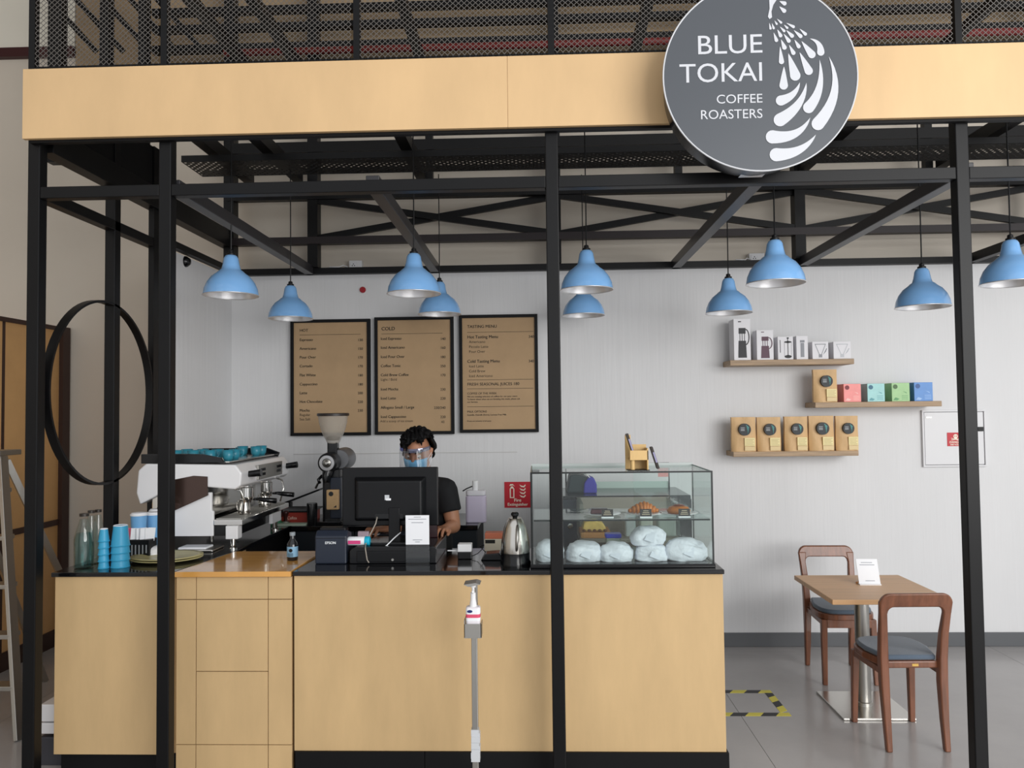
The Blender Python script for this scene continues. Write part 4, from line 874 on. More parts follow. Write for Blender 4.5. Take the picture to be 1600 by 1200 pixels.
obj('hopper', lathe(NB(), [(P_(9), ZG(693)), (P_(11), ZG(689)), (P_(15.5), ZG(680)), (P_(19.5), ZG(670)), (P_(22), ZG(660)), (P_(23.5), ZG(649))], 40), mat('smoky_hopper', 'c4bdb2', .15, alpha=.5), gr, smooth=True)
obj('hopper_lid', lathe(NB(), [(P_(24), ZG(650)), (P_(25), ZG(650)), (P_(25), ZG(646.5)), (P_(24), ZG(645.5)), (0, ZG(645.5))], 40), mat('hopper_lid_brown', '2c2420', .4), gr, smooth='auto')
obj('beans', lathe(NB(), [(0, ZG(689)), (P_(9.5), ZG(688)), (P_(11.5), ZG(683)), (0, ZG(680))], 28), mat('coffee_beans', '2a1c14', .5), gr, smooth=True)
obj('spout', tube(NB(), [(-.01, -.09, ZG(735)), (-.015, -.11, ZG(745)), (-.015, -.11, ZG(752))], [.035, .028, .022], 16), plasticg, gr, smooth='auto')
obj('bag_clamp', tube(NB(), [(-.05, -.08, ZG(742)), (-.07, -.10, ZG(748)), (-.06, -.1, ZG(754))], .010, 10), plasticg, gr, smooth=True)
pa = at(511, 765, 4.86); pb = at(530, 796, 4.86)
bg_ = thing('grinder_bag', 'small tan coffee bag with a dark round sticker held on the grinder', 'coffee bag', (pa.x, 4.84, pb.z))
obj('pouch', box(NB(), 0, pb.x-pa.x, 0, .035, 0, pa.z-pb.z), kraftbag, bg_, bevel=.006)
b = NB(); poly(b, circ((pb.x-pa.x)*.4, (pa.z-pb.z)*.8, .015, 18), -.002); poly(b, [(.045, .015), (.065, .015), (.065, .03)], -.002); obj('round_sticker', b, stk, bg_)
obj('switch_box', box(NB(), -.045+.05, .075, -.10, .0, .04, .30), navy, gr, bevel=.006)
#@@PART3
# ------------------------------------------------------------------ glass cake display
CY = 3.50
a = at(829.5, 738, CY); c = at(1112, 738, CY); cx0, cx1 = a.x, c.x; CZ = (a.z+c.z)/2; CD = .44
dc = thing('display_case', 'glass countertop display case with cakes and paper-wrapped sandwiches', 'display case')
edge = mat('case_black_edge', '1b1f20', .35)
obj('base_tray', box(NB(), cx0-.008, cx1+.008, CY-.008, CY+CD, HT, HT+.018), plasticg, dc, bevel=.003)
g_ = .005
obj('front_pane', box(NB(), cx0+g_, cx1-g_, CY, CY+g_, HT+.018, CZ), glass, dc)
obj('side_pane', box(NB(), cx0, cx0+g_, CY+g_, CY+CD, HT+.018, CZ), glass, dc)
obj('side_pane', box(NB(), cx1-g_, cx1, CY+g_, CY+CD, HT+.018, CZ), glass, dc)
obj('top_pane', box(NB(), cx0+g_, cx1-g_, CY+g_, CY+CD-.005, CZ-g_, CZ), glass, dc)
SZ = at(960, 811, CY+.02).z
obj('glass_shelf', box(NB(), cx0+.01, cx1-.01, CY+.012, CY+CD-.04, SZ-.006, SZ), glass, dc)
e = .0035
for z in (CZ,): obj('edge_trim', box(NB(), cx0-e, cx1+e, CY-.003, CY+.004, z-e, z+e), edge, dc)
obj('edge_trim', box(NB(), cx0+.01, cx1-.01, CY+.006, CY+.012, SZ-.007, SZ), edge, dc)
for x in (cx0, cx1):
    obj('edge_trim', box(NB(), x-.0035, x+.0035, CY-.003, CY+.004, HT+.018, CZ-e), edge, dc)
    obj('edge_trim', box(NB(), x-.003, x+.003, CY+.004, CY+CD, CZ-.003, CZ+.003), mat('glass_edge_green', '6f8a83', .2), dc)
    obj('edge_trim', box(NB(), x-.003, x+.003, CY+CD-.008, CY+CD, HT+.018, CZ-.003), edge, dc)
obj('rear_rail', box(NB(), cx0, cx1, CY+CD-.008, CY+CD, CZ-.014, CZ+.012), mat('rail_white', 'bfc6c4', .4), dc)
# rear sliding door half open
obj('sliding_door', box(NB(), cx1-.30, cx1-.01, CY+CD-.02, CY+CD-.015, HT+.018, CZ-.014), glass, dc)
def sandwich(x, y, wd, h, z, Y, lab, seed, rz=0.0, tilt=0):
    p = at(x, y, Y); bm = NB(); bmesh.ops.create_icosphere(bm, subdivisions=4, radius=1)
    rn = random.Random(seed); A = px(wd, Y)/2; Hh = px(h, Y)
    dirs = [Vector((rn.uniform(-1, 1), rn.uniform(-1, 1), rn.uniform(-.2, 1))).normalized() for _ in range(9)]
    for v in bm.verts:
        n = v.co.copy()
        def sq(t, e): return math.copysign(abs(t)**e, t)
        q = Vector((sq(n.x, .75), sq(n.y, .75), sq(n.z, .8)))
        k = 1
        for i, d in enumerate(dirs): k -= .10*max(0, n.dot(d)-.78)/.22*(1 if i % 2 else .8)
        k += .03*math.sin(9*n.x+4*n.y+seed)+.02*math.sin(17*n.z+6*n.x)
        k += .035*abs(math.sin(5*n.x+3*n.y-4*n.z+seed*2))
        q *= k; v.co = Vector((q.x*A, q.y*.065, max(0, q.z+.62)*Hh/1.62))
    t = thing('wrapped_sandwich', lab, 'sandwich', (p.x, Y, z), rz, 'paper wrapped sandwiches in the display case')
    if tilt: t.rotation_euler = (0, tilt, rz)
    obj('wrapping', bm, mat('deli_paper', 'dfe2ea', .55, bump=.9, bscale=(26, 26, 26)), t, smooth=True)
    b = NB(); M = Matrix.Translation((A*.05, -.060, Hh*.42)) @ Matrix.Rotation(-.55, 4, 'X') @ Matrix.Rotation(.5, 4, 'Y')
    b.faces.new([b.verts.new(M @ Vector(q)) for q in ((-.022, -.006, -.022), (.024, -.006, -.018), (.012, -.008, .03), (-.02, -.006, .026))])
    obj('paper_fold', b, mat('deli_paper_fold', 'd8dce6', .6), t, solid=.0015)
    return t
zb_ = HT+.018
sandwich(858, 880, 46, 31, zb_, 3.60, 'paper-wrapped sandwich at the far left of the case, left of the post', 1)
sandwich(912, 883, 55, 30, zb_, 3.59, 'second paper-wrapped sandwich, just right of the middle post', 2, .1)
sandwich(962, 884, 54, 29, zb_, 3.59, 'middle paper-wrapped sandwich in front of the blue-lidded jar', 3, -.1)
sandwich(1018, 883, 52, 25, zb_, 3.60, 'lower of two stacked paper-wrapped sandwiches', 4, .1)
tt = sandwich(1013, 860, 53, 28, zb_+px(23.5, 3.6), 3.61, 'paper-wrapped sandwich lying on top of another one', 5, .0, -.06)
sandwich(1071, 883, 64, 33, zb_, 3.60, 'largest paper-wrapped sandwich at the right end of the case', 6, .05)
croim = mat('golden_crust', 'c2742e', .35, var=.3, scale=(30, 30, 30)); tagm = mat('tag_black', '221c1a', .5)
def plate_item(x, lab_p, lab_f, lab_t, w_, kind):
    Y = 3.66; p = at(x, 806, Y); z = SZ
    pl = simple('cake_plate', lathe(NB(), [(0, 0), (.05, 0), (.085, .008), (.088, .010), (.05, .005), (0, .004)], 40), white, lab_p, 'plate', (p.x, Y, z), group='white plates on the glass shelf', smooth=True)
    if kind == 'croissant':
        for k, (dx, ln) in enumerate(((-.012, .1),)):
            pass
        f = thing('croissant', lab_f, 'pastry', (p.x, Y+.01, z+.006))
        n = 9
        for k in range(n):
            u = (k-(n-1)/2)/((n-1)/2); r = .030*(1-.65*abs(u)**1.6); x_ = u*.062; y_ = .02*u*u
            obj('crust_roll', lathe(NB(), [(0, -.009), (r*.8, -.009), (r, -.002), (r, .002), (r*.8, .009), (0, .009)], 18, M=Matrix.Translation((x_, y_, r*.9)) @ Matrix.Rotation(-.5*u, 4, 'Z') @ Matrix.Rotation(PI/2, 4, 'Y')), croim, f, smooth=True)
    elif kind == 'muffin':
        f = thing('danish_pastry', lab_f, 'pastry', (p.x-.0, Y+.01, z+.006))
        obj('bun', lathe(NB(), [(0, 0), (.05, 0), (.056, .012), (.045, .028), (.02, .036), (0, .037)], 28), croim, f, smooth=True)
        obj('filling', lathe(NB(), [(.03, .034), (.02, .040), (0, .042)], 20), mat('dark_filling', '7a3a20', .4), f, smooth=True)
    else:
        f = thing('cake_slice', lab_f, 'cake', (p.x-.01, Y+.01, z+.006))
        obj('sponge', prism(NB(), [(-.045, 0), (.04, -.0), (.035, .02), (-.04, .02)], -.02, .02), mat('dark_plum_cake', '4a2026', .5), f, bevel=.003); obj('icing', box(NB(), -.040, .035, -.02, .02, .02, .025), mat('dark_icing', '2b1a1a', .3), f, bevel=.002)
    q = at(x+8 if kind != 'croissant' else x+2, 806, 3.56)
    tg = thing('price_tag', lab_t, 'price tag', (q.x, 3.555, SZ), 0, 'black price tags on the glass shelf')
    obj('card', box(NB(), -.026, .026, 0, .0015, .006, .040), tagm, tg); obj('stand', box(NB(), -.028, .028, -.008, .012, 0, .006), whitep, tg, bevel=.001)
    b = NB()
    for k in range(3): poly(b, [(-.018+.003*k, .014+k*.008), (.018-.003*k, .014+k*.008), (.018-.003*k, .017+k*.008), (-.018+.003*k, .017+k*.008)], -.0008)
    obj('tag_print', b, mat('tag_print_cream', 'b9a98f', .5), tg, kind='stuff')
plate_item(941, 'left white plate on the glass shelf holding dark cake', 'dark plum cake slice on the left plate', 'black price tag before the dark cake slice, leftmost of three', 0, 'cake')
plate_item(1007, 'middle white plate on the glass shelf holding a croissant', 'golden ridged croissant on the middle plate', 'black price tag before the croissant, middle of three', 0, 'croissant')
plate_item(1061, 'right white plate on the glass shelf holding a filled pastry', 'round filled golden pastry on the right plate', 'black price tag before the round pastry, rightmost of three', 0, 'muffin')
# things at the back of the case bottom
p = at(958, 858, 3.80)
jr = thing('blue_lidded_jar', 'clear square jar with a bright blue lid behind the wrapped sandwiches', 'jar', (p.x, 3.80, zb_))
zt_ = at(958, 833, 3.80).z-zb_
obj('body', prism(NB(), rrect(-px(11, 3.8), px(11, 3.8), -.03, .03, .01), 0, zt_-.02, 'XY'), mat('milky_jar', 'b9c4b4', .2, alpha=.8), jr, bevel=.003); obj('lid', prism(NB(), rrect(-px(12.5, 3.8), px(12.5, 3.8), -.033, .033, .012), zt_-.02, zt_, 'XY'), mat('royal_blue_lid', '2b3cc4', .35), jr, bevel=.004)
a = at(908, 840, 4.05); c = at(950, 814, 4.05)
cb = thing('cutting_board', 'thick wooden board behind the case carrying a pale cake', 'board', (a.x, 4.1, at(930, 840, 4.1).z))
# pantry trolley that carries the board
tz = at(930, 840, 4.1).z
tl = thing('prep_stand', 'clear-doored grey prep stand behind the display case', 'stand', (0, 0, 0))
x0, x1 = at(905, 800, 4.1).x, at(1060, 800, 4.1).x
gs = mat('greige_panel', '8d857a', .5)
obj('shelf', box(NB(), x0, x1, 4.06, 4.36, tz-.02, tz), gs, tl, bevel=.002); obj('back_panel', box(NB(), x0, x1, 4.36, 4.38, 0, at(930, 786, 4.1).z), gs, tl)
for x in (x0, x1-.02): obj('side_panel', box(NB(), x, x+.02, 4.06, 4.36, 0, at(930, 786, 4.1).z), glass, tl)
obj('lower_shelf', box(NB(), x0+.02, x1-.02, 4.08, 4.36, .4, .42), gs, tl)
cb.location = (a.x, 4.08, tz)
obj('board', box(NB(), 0, c.x-a.x+.02, 0, .22, 0, .028), mat('beech_board', 'c68a4e', .5), cb, bevel=.004)
ck = thing('loaf_cake', 'pale yellow loaf cake with dark crumbs lying on the wooden board', 'cake', (a.x+.075, 4.17, tz+.028))
obj('loaf', prism(NB(), [(-.06, 0), (.06, 0), (.062, .02), (.045, .045), (.01, .058), (-.05, .05), (-.064, .02)], -.05, .05), mat('lemon_sponge', 'e6c36e', .6, var=.15, scale=(40, 40, 40)), ck, bevel=.008)
for k in range(5): obj('crumb', lathe(NB(), [(0, 0), (.010, .003), (.008, .012), (0, .015)], 10, c=(-.055+k*.028, -.055, .0)), mat('dark_crumb', '6b4423', .6), ck, smooth=True)
for (x, w1, lab, cf, al) in ((1010, 14, 'clear tub with pale lid behind the croissant plate', 'd8d4c8', .7), (1042, 20, 'tall clear container at the right behind the sandwiches', 'b8bdb6', .6), (985, 12, 'steel canister behind the stacked sandwiches', 'aeb0b0', 1)):
    q = at(x, 850, 4.15); W = px(w1, 4.15)/2
    t = thing('storage_tub', lab, 'container', (q.x, 4.17, tz), 0, 'tubs behind the display case')
    obj('tub', prism(NB(), rrect(-W*1.4, W*1.4, -.04, .04, .012), 0, .10, 'XY'), mat('tub_%d' % x, cf, .3, alpha=al), t, bevel=.003); obj('lid', prism(NB(), rrect(-W*1.45, W*1.45, -.043, .043, .012), .10, .115, 'XY'), white, t, bevel=.002)
# bags behind the case, on the fridge
p = at(905, 775, 4.6)
bgk = thing('black_bin', 'dark boxy bag with a wire handle standing on the fridge behind the case', 'bag', (at(905, 770, 4.6).x, 4.62, fz))
W = px(38, 4.6)/2; Hh = at(905, 742, 4.6).z-fz
obj('body', prism(NB(), [(-W, 0), (W*.9, 0), (W*.95, Hh*.6), (W*.7, Hh*.85), (-W*.2, Hh), (-W*.75, Hh*.95)], 0, .2), mat('dark_teal_cloth', '14262a', .6), bgk, bevel=.01)
obj('handle', tube(NB(), [(W*.1, -.01, Hh), (W*.5, -.015, Hh*1.08), (W*.95, -.015, Hh*.8), (W*.9, -.01, Hh*.4)], .004, 8), steelb, bgk, smooth=True)
simple('purple_pouch', prism(NB(), [(-.035, 0), (.045, 0), (.045, .05), (.03, .09), (-.0, .10), (-.03, .06)], 0, .12), mat('violet_blue_cloth', '34309a', .6), 'violet blue pouch beside the dark bag on the fridge', 'pouch', (at(921, 770, 4.6).x, 4.60, fz), bevel=.008)
# wooden leaflet holder on top
Y = 3.60; a = at(984, 737, Y); c = at(1012, 705, Y)
wh = thing('leaflet_holder', 'small light wooden stand on the glass case holding leaflets', 'stand', (a.x, Y, CZ), 0)
wm = mat('pine_light', 'd9b57a', .5, var=.1, scale=(20, 20, 6)); W = c.x-a.x; zl = c.z-CZ
obj('box_front', box(NB(), 0, W, -.02, -.012, zl-.03+.005-.015, zl+.005), wm, wh, bevel=.001); obj('box_base', box(NB(), 0, W, -.012, .05, zl-.04, zl-.032), wm, wh)
obj('side', box(NB(), W-.006, W, -.02, .05, 0, zl+.015), wm, wh, bevel=.001)
obj('back', box(NB(), -.014, -.008+.02, .05, .058, 0, zl+.075), wm, wh, bevel=.001); obj('leg', tube(NB(), [(.014, 0, 0), (.014, 0, zl-.04)], .010, 14), wm, wh, smooth='auto'); obj('back', box(NB(), .012, W, .05, .058, 0, zl+.03), wm, wh)
obj('base', box(NB(), -.01, W+.005, -.025, .065, 0, .004), plastic, wh)
for nm, xo, ht, an, lb, zz in (('leaflet', .005, .115, .30, 'dark leaflet leaning in the wooden stand, upper one', zl-.03), ('leaflet', W+.004, .105, .30, 'dark leaflet leaning outside the wooden stand, lower one', .006)):
    M = Matrix.Rotation(-an, 4, 'Y')
    f = thing(nm, lb, 'leaflet', (a.x+xo+(.045 if xo > .01 else .02), Y+.0, CZ+zz+.002), 0, 'leaflets on the glass case')
    obj('card', box(NB(), -.006, .004, -.012, .035, 0, ht, M), mat('leaflet_dark', '2e2622', .5), f); b = NB(); box(b, -.004, .003, -.0128, -.012, .03, ht-.025, M); obj('print', b, mat('leaflet_print', '9a96b8', .5), f)
# mustard reflection of the wooden holder, shaped as a roll, switched off
p = at(1008, 780, 4.1); simple('holder_reflection', lathe(NB(), [(0, 0), (.05, 0), (.05, .235), (.046, .24), (0, .24)], 28), mat('mustard_reflection', 'b3a14a', .6), 'mustard reflection of the wooden stand, shaped as a tall roll behind the display case', 'roll', (p.x, 4.13, tz), smooth='auto') if 0 else None
a = at(884, 725, 4.9); c = at(1045, 725, 4.9)
# red-and-white notice frame resting behind
fb = thing('notice_frame', 'thin black wire frame with a red and white notice behind the display case', 'frame', (0, 4.9, 0))
b = NB(); tube(b, [(a.x, 0, a.z-.005), (c.x, 0, a.z-.0), (c.x, 0, fz)], .005, 8); tube(b, [(a.x, 0, a.z-.005), (a.x, 0, fz)], .005, 8)
obj('wire', b, plasticg, fb); q = at(1028, 726, 4.9); obj('notice', box(NB(), q.x, c.x-.004, .0, .004, at(1030, 745, 4.9).z, q.z-.002), mat('notice_pink', 'd88f8c', .5), fb)
obj('pale_panel', box(NB(), a.x+.004, c.x-.004, .006, .010, fz, at(1030, 752, 4.9).z), mat('sage_panel', 'a9bab2', .5), fb)
obj('notice_line', box(NB(), q.x+.005, c.x-.012, -.002, .0, q.z-.016, q.z-.008), red, fb)

# ------------------------------------------------------------------ hand sanitiser stand
Y = 3.16
X0 = at(741, 1000, Y).x; st = thing('sanitiser_stand', 'slim metal hand sanitiser stand in front of the main counter', 'stand', (X0, Y, 0))
zz = lambda y: at(741, y, Y).z
obj('pole', box(NB(), -.0125, .0125, 0, .025, .01, zz(992)), steelb, st, bevel=.002)
obj('cradle', box(NB(), -.038, .032, -.03, -.027, zz(993), zz(972)), steelb, st); obj('cradle', box(NB(), -.038, -.035, -.03, .04, zz(993), zz(966)), steelb, st); obj('cradle', box(NB(), .029, .032, -.03, .04, zz(993), zz(972)), steelb, st); obj('cradle', box(NB(), -.038, .032, -.03, .04, zz(994), zz(993)), steelb, st)
obj('back_strip', box(NB(), -.0125, .0125, .04, .044, zz(993), zz(912)), steelb, st)
obj('push_plate', prism(NB(), [(-.038, zz(911)), (-.02, zz(914.5)), (.028, zz(911)), (.010, zz(908.5))], -.03, .045), steelb, st)
obj('foot', box(NB(), -.12, .12, -.12, .16, 0, .01), steelb, st, bevel=.002)
b = NB(); rn = random.Random(5)
for k in range(9):
    z = zz(1185-k*5); box(b, -.0145-rn.random()*.003, .0145+rn.random()*.006, -.003-rn.random()*.004, .028, z-.012, z+.012)
obj('tape_wrap', b, mat('clear_tape', 'c9ccd0', .25), st, kind='stuff')
sb = thing('sanitiser_bottle', 'white pump bottle with a pink band held in the sanitiser stand', 'bottle', (X0-.003, Y+.0, zz(992)))
h1 = zz(947)-zz(992)
obj('body', prism(NB(), rrect(-.029, .029, -.022, .022, .012), .002, h1, 'XY'), mat('frosted_bottle', 'e4dfe4', .25), sb, smooth='auto', bevel=.005)
obj('label', prism(NB(), rrect(-.0295, .0295, -.0225, .0225, .012), h1-.055, h1-.006, 'XY'), whitep, sb, smooth='auto'); obj('pink_band', prism(NB(), rrect(-.0298, .0298, -.0228, .0228, .012), h1-.042, h1-.028, 'XY'), mat('pink_band', 'd8506e', .4), sb, smooth='auto')
b = NB(); poly(b, circ(-.012, h1-.016, .011, 18, .006), -.0235); obj('logo_oval', b, mat('logo_navy', '1b2a66', .4), sb)
obj('collar', lathe(NB(), [(.016, h1-.002), (.014, h1+.012), (.011, h1+.03), (.011, h1+.055), (0, h1+.055)], 20), white, sb, smooth='auto'); obj('pump_head', lathe(NB(), [(.006, h1+.05), (.006, zz(918)-zz(992)), (.012, zz(917)-zz(992)), (.012, zz(914.5)-zz(992)), (0, zz(914.5)-zz(992))], 16), white, sb, smooth='auto')
obj('nozzle', tube(NB(), [(0, 0, h1+.065), (.0, -.02, h1+.068), (.0, -.03, h1+.060)], .004, 8), white, sb, smooth=True)

# ------------------------------------------------------------------ table and chairs
TH = .672
c4 = [onz(1303, 941, TH), onz(1484, 933, TH), onz(1396, 896, TH), onz(1247, 901, TH)]
ty0 = (c4[0].y+c4[1].y)/2; ty1 = (c4[2].y+c4[3].y)/2; tx0 = (c4[0].x+c4[3].x)/2; tx1 = (c4[1].x+c4[2].x)/2
tb_ = thing('cafe_table', 'square light wood cafe table on a steel pedestal', 'table', ((tx0+tx1)/2, (ty0+ty1)/2, 0))
W = (tx1-tx0)/2; D = (ty1-ty0)/2
obj('tabletop', box(NB(), -W, W, -D, D, TH-.026, TH), oak, tb_, bevel=.003)
px_ = at(1356, 1010, (ty0+ty1)/2+.0).x-tb_.location.x; py_ = .07
obj('column', lathe(NB(), [(0, .01), (.038, .01), (.038, TH-.03), (0, TH-.03)], 28, c=(px_, py_, 0)), steelb, tb_, smooth='auto')
obj('mount_plate', box(NB(), px_-.15, px_+.15, py_-.15, py_+.15, TH-.034, TH-.026), plastic, tb_)
obj('column_collar', lathe(NB(), [(.039, .012), (.045, .012), (.044, .03), (.039, .033)], 28, c=(px_, py_, 0)), steelb, tb_, smooth='auto')
obj('base_plate', box(NB(), px_-.19, px_+.19, py_-.20, py_+.20, 0, .012), steel, tb_, bevel=.003)
p = onz(1361, 914, TH)
ts = thing('table_sign', 'white printed card stand on the cafe table', 'sign', (p.x, p.y, TH), -.05)
Hh = .135
obj('card', prism(NB(), [(0, 0), (.003, 0), (.040, Hh), (.037, Hh)], -.062, .052, 'YZ', Matrix.Shear('XZ', 4, (-.09, 0))), whitep, ts); obj('foot', box(NB(), -.062, .052, -.01, .06, 0, .006), white, ts)
b = NB()
for (u0, u1, v) in ((-.03, .03, .85), (-.04, .04, .76), (-.025, .025, .15)):
    b.faces.new([b.verts.new(((-.09*z)+x, -.001+.037*z/Hh, z)) for x, z in ((u0, v*Hh), (u1, v*Hh), (u1, v*Hh+.003), (u0, v*Hh+.003))])
obj('card_print', b, mat('grey_print', '8b8f98', .6), ts, kind='stuff')
p = onz(1341, 912, TH); simple('sugar_stick', tube(NB(), [(-.01, 0, .006), (.03, .01, .006)], .006, 8), mat('tan_stick', 'c98f5a', .6), 'tiny tan paper twist beside the card stand on the table', 'twist', (p.x, p.y, TH))

def chair(label, loc, rz):
    t = thing('cafe_chair', label, 'chair', loc, rz, 'walnut chairs at the cafe table')
    w1, w0 = .150, .135; SH = .435; BH_ = .758; d = .37
    # origin between the rear feet, seat goes to +y
    seat = []
    for k in range(25):
        a = PI*k/24; u = math.cos(a); v = math.sin(a); seat.append((u*(.165 if v < .6 else .165), .20+.17*v**.7))
    outline = [(-.130, .02), (.130, .02)]+[(math.copysign(abs(math.cos(PI*k/16))**.55, math.cos(PI*k/16))*.170, .18+.19*math.sin(PI*k/16)**.55) for k in range(17)]
    obj('seat_frame', prism(NB(), outline, SH-.052, SH-.018, 'XY'), walnut, t, bevel=.006)
    o2 = [(x*.93, .03+(y-.02)*.95) for x, y in outline]
    obj('cushion', prism(NB(), o2, SH-.018, SH+.008, 'XY'), greyblue, t, smooth='auto', bevel=.010)
    obj('maker_plate', box(NB(), .0, .03, .0185, .020, SH-.042, SH-.03), mat('brass_plate', 'c9a45a', .35, .6), t)
    obj('apron', box(NB(), -.13, .13, .33, .35, SH-.10, SH-.05), walnut, t, bevel=.003)
    for s in (-1, 1):
        obj('apron', bar(NB(), (s*.14, .03, SH-.07), (s*.15, .34, SH-.07), .018, .03), walnut, t, bevel=.003)
        b = NB(); L = [((s*.143, .328, SH-.052), .036), ((s*.150, .345, .0), .027)]
        q = []
        for (x, y, z), w_ in L: q.append([b.verts.new((x+dx*w_/2, y+dy*w_/2, z)) for dx, dy in ((-1, -1), (1, -1), (1, 1), (-1, 1))])
        for i in range(4): b.faces.new((q[0][i], q[0][(i+1) % 4], q[1][(i+1) % 4], q[1][i]))
        b.faces.new(q[0]); b.faces.new(q[1]); obj('leg', b, walnut, t, bevel=.004)
        # rear leg, curved, running up into the back
        path = [(.138, -.012, 0, .028, .030), (.138, .004, .15, .034, .036), (.140, .016, .32, .040, .044), (.142, .016, SH, .040, .044), (.146, .002, .56, .038, .036), (.152, -.018, .66, .036, .028), (.150, -.03, .72, .05, .024)]
        b = NB(); q = []
        for x, y, z, wx, wy in path: q.append([b.verts.new((s*x+dx*wx/2, y+dy*wy/2, z)) for dx, dy in ((-1, -1), (1, -1), (1, 1), (-1, 1))])
        for A, B in zip(q, q[1:]):
            for i in range(4): b.faces.new((A[i], A[(i+1) % 4], B[(i+1) % 4], B[i]))
        b.faces.new(q[0]); b.faces.new(q[-1]); obj('leg', b, walnut, t, bevel=.006, smooth='auto')
    # top rail: inverted U board
    out = rrect(-.175, .175, .60, BH_, .045, 8); out = [(x, z) for x, z in out if z > .66]
    top = []
    for k in range(9): a = PI/2*k/8; top.append((.173-.05+.05*math.cos(a), BH_-.05+.05*math.sin(a)))
    for k in range(9): a = PI/2+PI/2*k/8; top.append((-.173+.05+.05*math.cos(a), BH_-.05+.05*math.sin(a)))
    inn = [(-.171, .655), (-.132, .655)]
    for k in range(7): a = PI-PI/2*k/6; inn.append((-.132+.028+.028*math.cos(a), .662+.028*math.sin(a)))
    for k in range(7): a = PI/2-PI/2*k/6; inn.append((.132-.028+.028*math.cos(a), .662+.028*math.sin(a)))
    inn += [(.132, .655), (.171, .655)]
    bm = NB(); prism(bm, top+inn, -.012, .012)
    for v in bm.verts: v.co.y += -.018-(v.co.z-.655)*.22
    obj('backrest', bm, walnut, t, bevel=.006, smooth='auto')
    return t
p = onz(1434, 1174, 0)
chair('walnut chair with grey-blue seat nearest the camera, its back to us', (p.x, p.y+.01, 0), 0.02)
p = onz(1299, 1041, 0)
chair('walnut chair with grey-blue seat behind the cafe table by the wall', (p.x-.005, p.y+.01, 0), PI-.02)

# ------------------------------------------------------------------ striped floor marking
yel = mat('tape_yellow', 'd8cc4e', .5); blk = mat('tape_black', '26262a', .5)
A = onz(1237, 1119, 0); B = onz(1203, 1083, 0); x0 = MX1-.05; X1, X2 = A.x, A.x
fm = thing('floor_tape', 'yellow and black striped tape rectangle stuck on the floor beside the counter', 'floor marking', (0, 0, 0))
def strip(xa, xb, ya, yb, horiz):
    n = int(((xb-xa) if horiz else (yb-ya))/.09)+1; w = .045
    for k in range(n):
        b = NB()
        if horiz:
            u0, u1 = xa+(xb-xa)*k/n, xa+(xb-xa)*(k+1)/n; s = .03
            pts = [(u0, ya), (u1, ya), (min(xb, u1+s), ya+w), (u0+s, ya+w)]
        else:
            u0, u1 = ya+(yb-ya)*k/n, ya+(yb-ya)*(k+1)/n; s = .03
            pts = [(xa, u0), (xa+w, u0+s), (xa+w, min(yb, u1+s)), (xa, u1)]
        prism(b, pts, .0, .0012, 'XY'); obj('tape_stripe', b, (yel, blk)[k % 2], fm)
strip(x0, A.x, A.y, A.y, True); strip(x0, A.x, B.y, B.y, True); strip(A.x-.045, A.x, A.y+.045, B.y, False); strip(x0, x0+.045, A.y+.045, B.y, False)

# ------------------------------------------------------------------ the barista
MX_, MYY = at(662, 740, 4.22).x, 4.22
man = thing('person', 'barista in black t-shirt, blue face mask and clear visor, typing behind the monitor', 'person', (MX_, MYY, 0), 0)
def L(x, y, Y): p = at(x, y, Y); return (p.x-MX_, p.y-MYY, p.z)
shR = L(697, 764, 4.20); elR = L(709, 822, 4.17); wrR = L(697, 826, 4.05); haR = L(683, 828, 3.95)
shL = (-shR[0]+.02, .0, shR[2]); wrL = L(606, 826, 4.02); elL = (shL[0]-.06, .02, shR[2]-.27); haL = L(586, 828, 3.95)
hc = L(652, 707, 4.16)
def loft(bm, secs, n=24):                 # stacked level ellipses (x, y, z, rx, ry), rounded shut at both ends
    rings = []
    a, b_ = secs[0], secs[-1]
    full = [(a[0], a[1], a[2]-.35*a[4]*(1-c), a[3]*f, a[4]*f) for c, f in ((0, .35), (.4, .8))]+list(secs)+[(b_[0], b_[1], b_[2]+.35*b_[4]*c, b_[3]*f, b_[4]*f) for c, f in ((.6, .8), (1, .35))]
    for x, y, z, rx, ry in full: rings.append([bm.verts.new((x+rx*math.cos(2*PI*k/n), y+ry*math.sin(2*PI*k/n), z)) for k in range(n)])
    for A, B in zip(rings, rings[1:]):
        for k in range(n): bm.faces.new((A[k], A[(k+1) % n], B[(k+1) % n], B[k]))
    bm.faces.new(rings[0][::-1]); bm.faces.new(rings[-1])
def limb(bm, pts, rad, n=16, res=5):      # tapering round limb with rounded ends
    P = [Vector(p) for p in pts]; Q = []; Rr = []
    for i in range(len(P)-1):
        for k in range(res):
            t = k/res; Q.append(P[i].lerp(P[i+1], t)); Rr.append(rad[i]*(1-t)+rad[i+1]*t)
    Q.append(P[-1]); Rr.append(rad[-1])
    d0 = (P[0]-P[1]).normalized(); d1 = (P[-1]-P[-2]).normalized()
    Q = [P[0]+d0*rad[0]*.95, P[0]+d0*rad[0]*.6]+Q+[P[-1]+d1*rad[-1]*.6, P[-1]+d1*rad[-1]*.95]
    Rr = [rad[0]*.3, rad[0]*.8]+Rr+[rad[-1]*.8, rad[-1]*.3]
    tube(bm, Q, Rr, n)
sz = shR[2]; ck_ = (hc[0]*.6, -.02, hc[2]-.07)
def torso(bm, g):
    loft(bm, [(0, .04, .80, .150+g, .105+g), (0, .05, .92, .142+g, .10+g), (0, .05, 1.02, .135+g, .098+g), (0, .045, 1.12, .150+g, .105+g), (0, .035, 1.20, .165+g, .105+g), (0, .025, sz+.015, .140+g, .085+g), (0, .015, sz+.045, .085+g, .062+g)])
body = NB(); torso(body, 0)
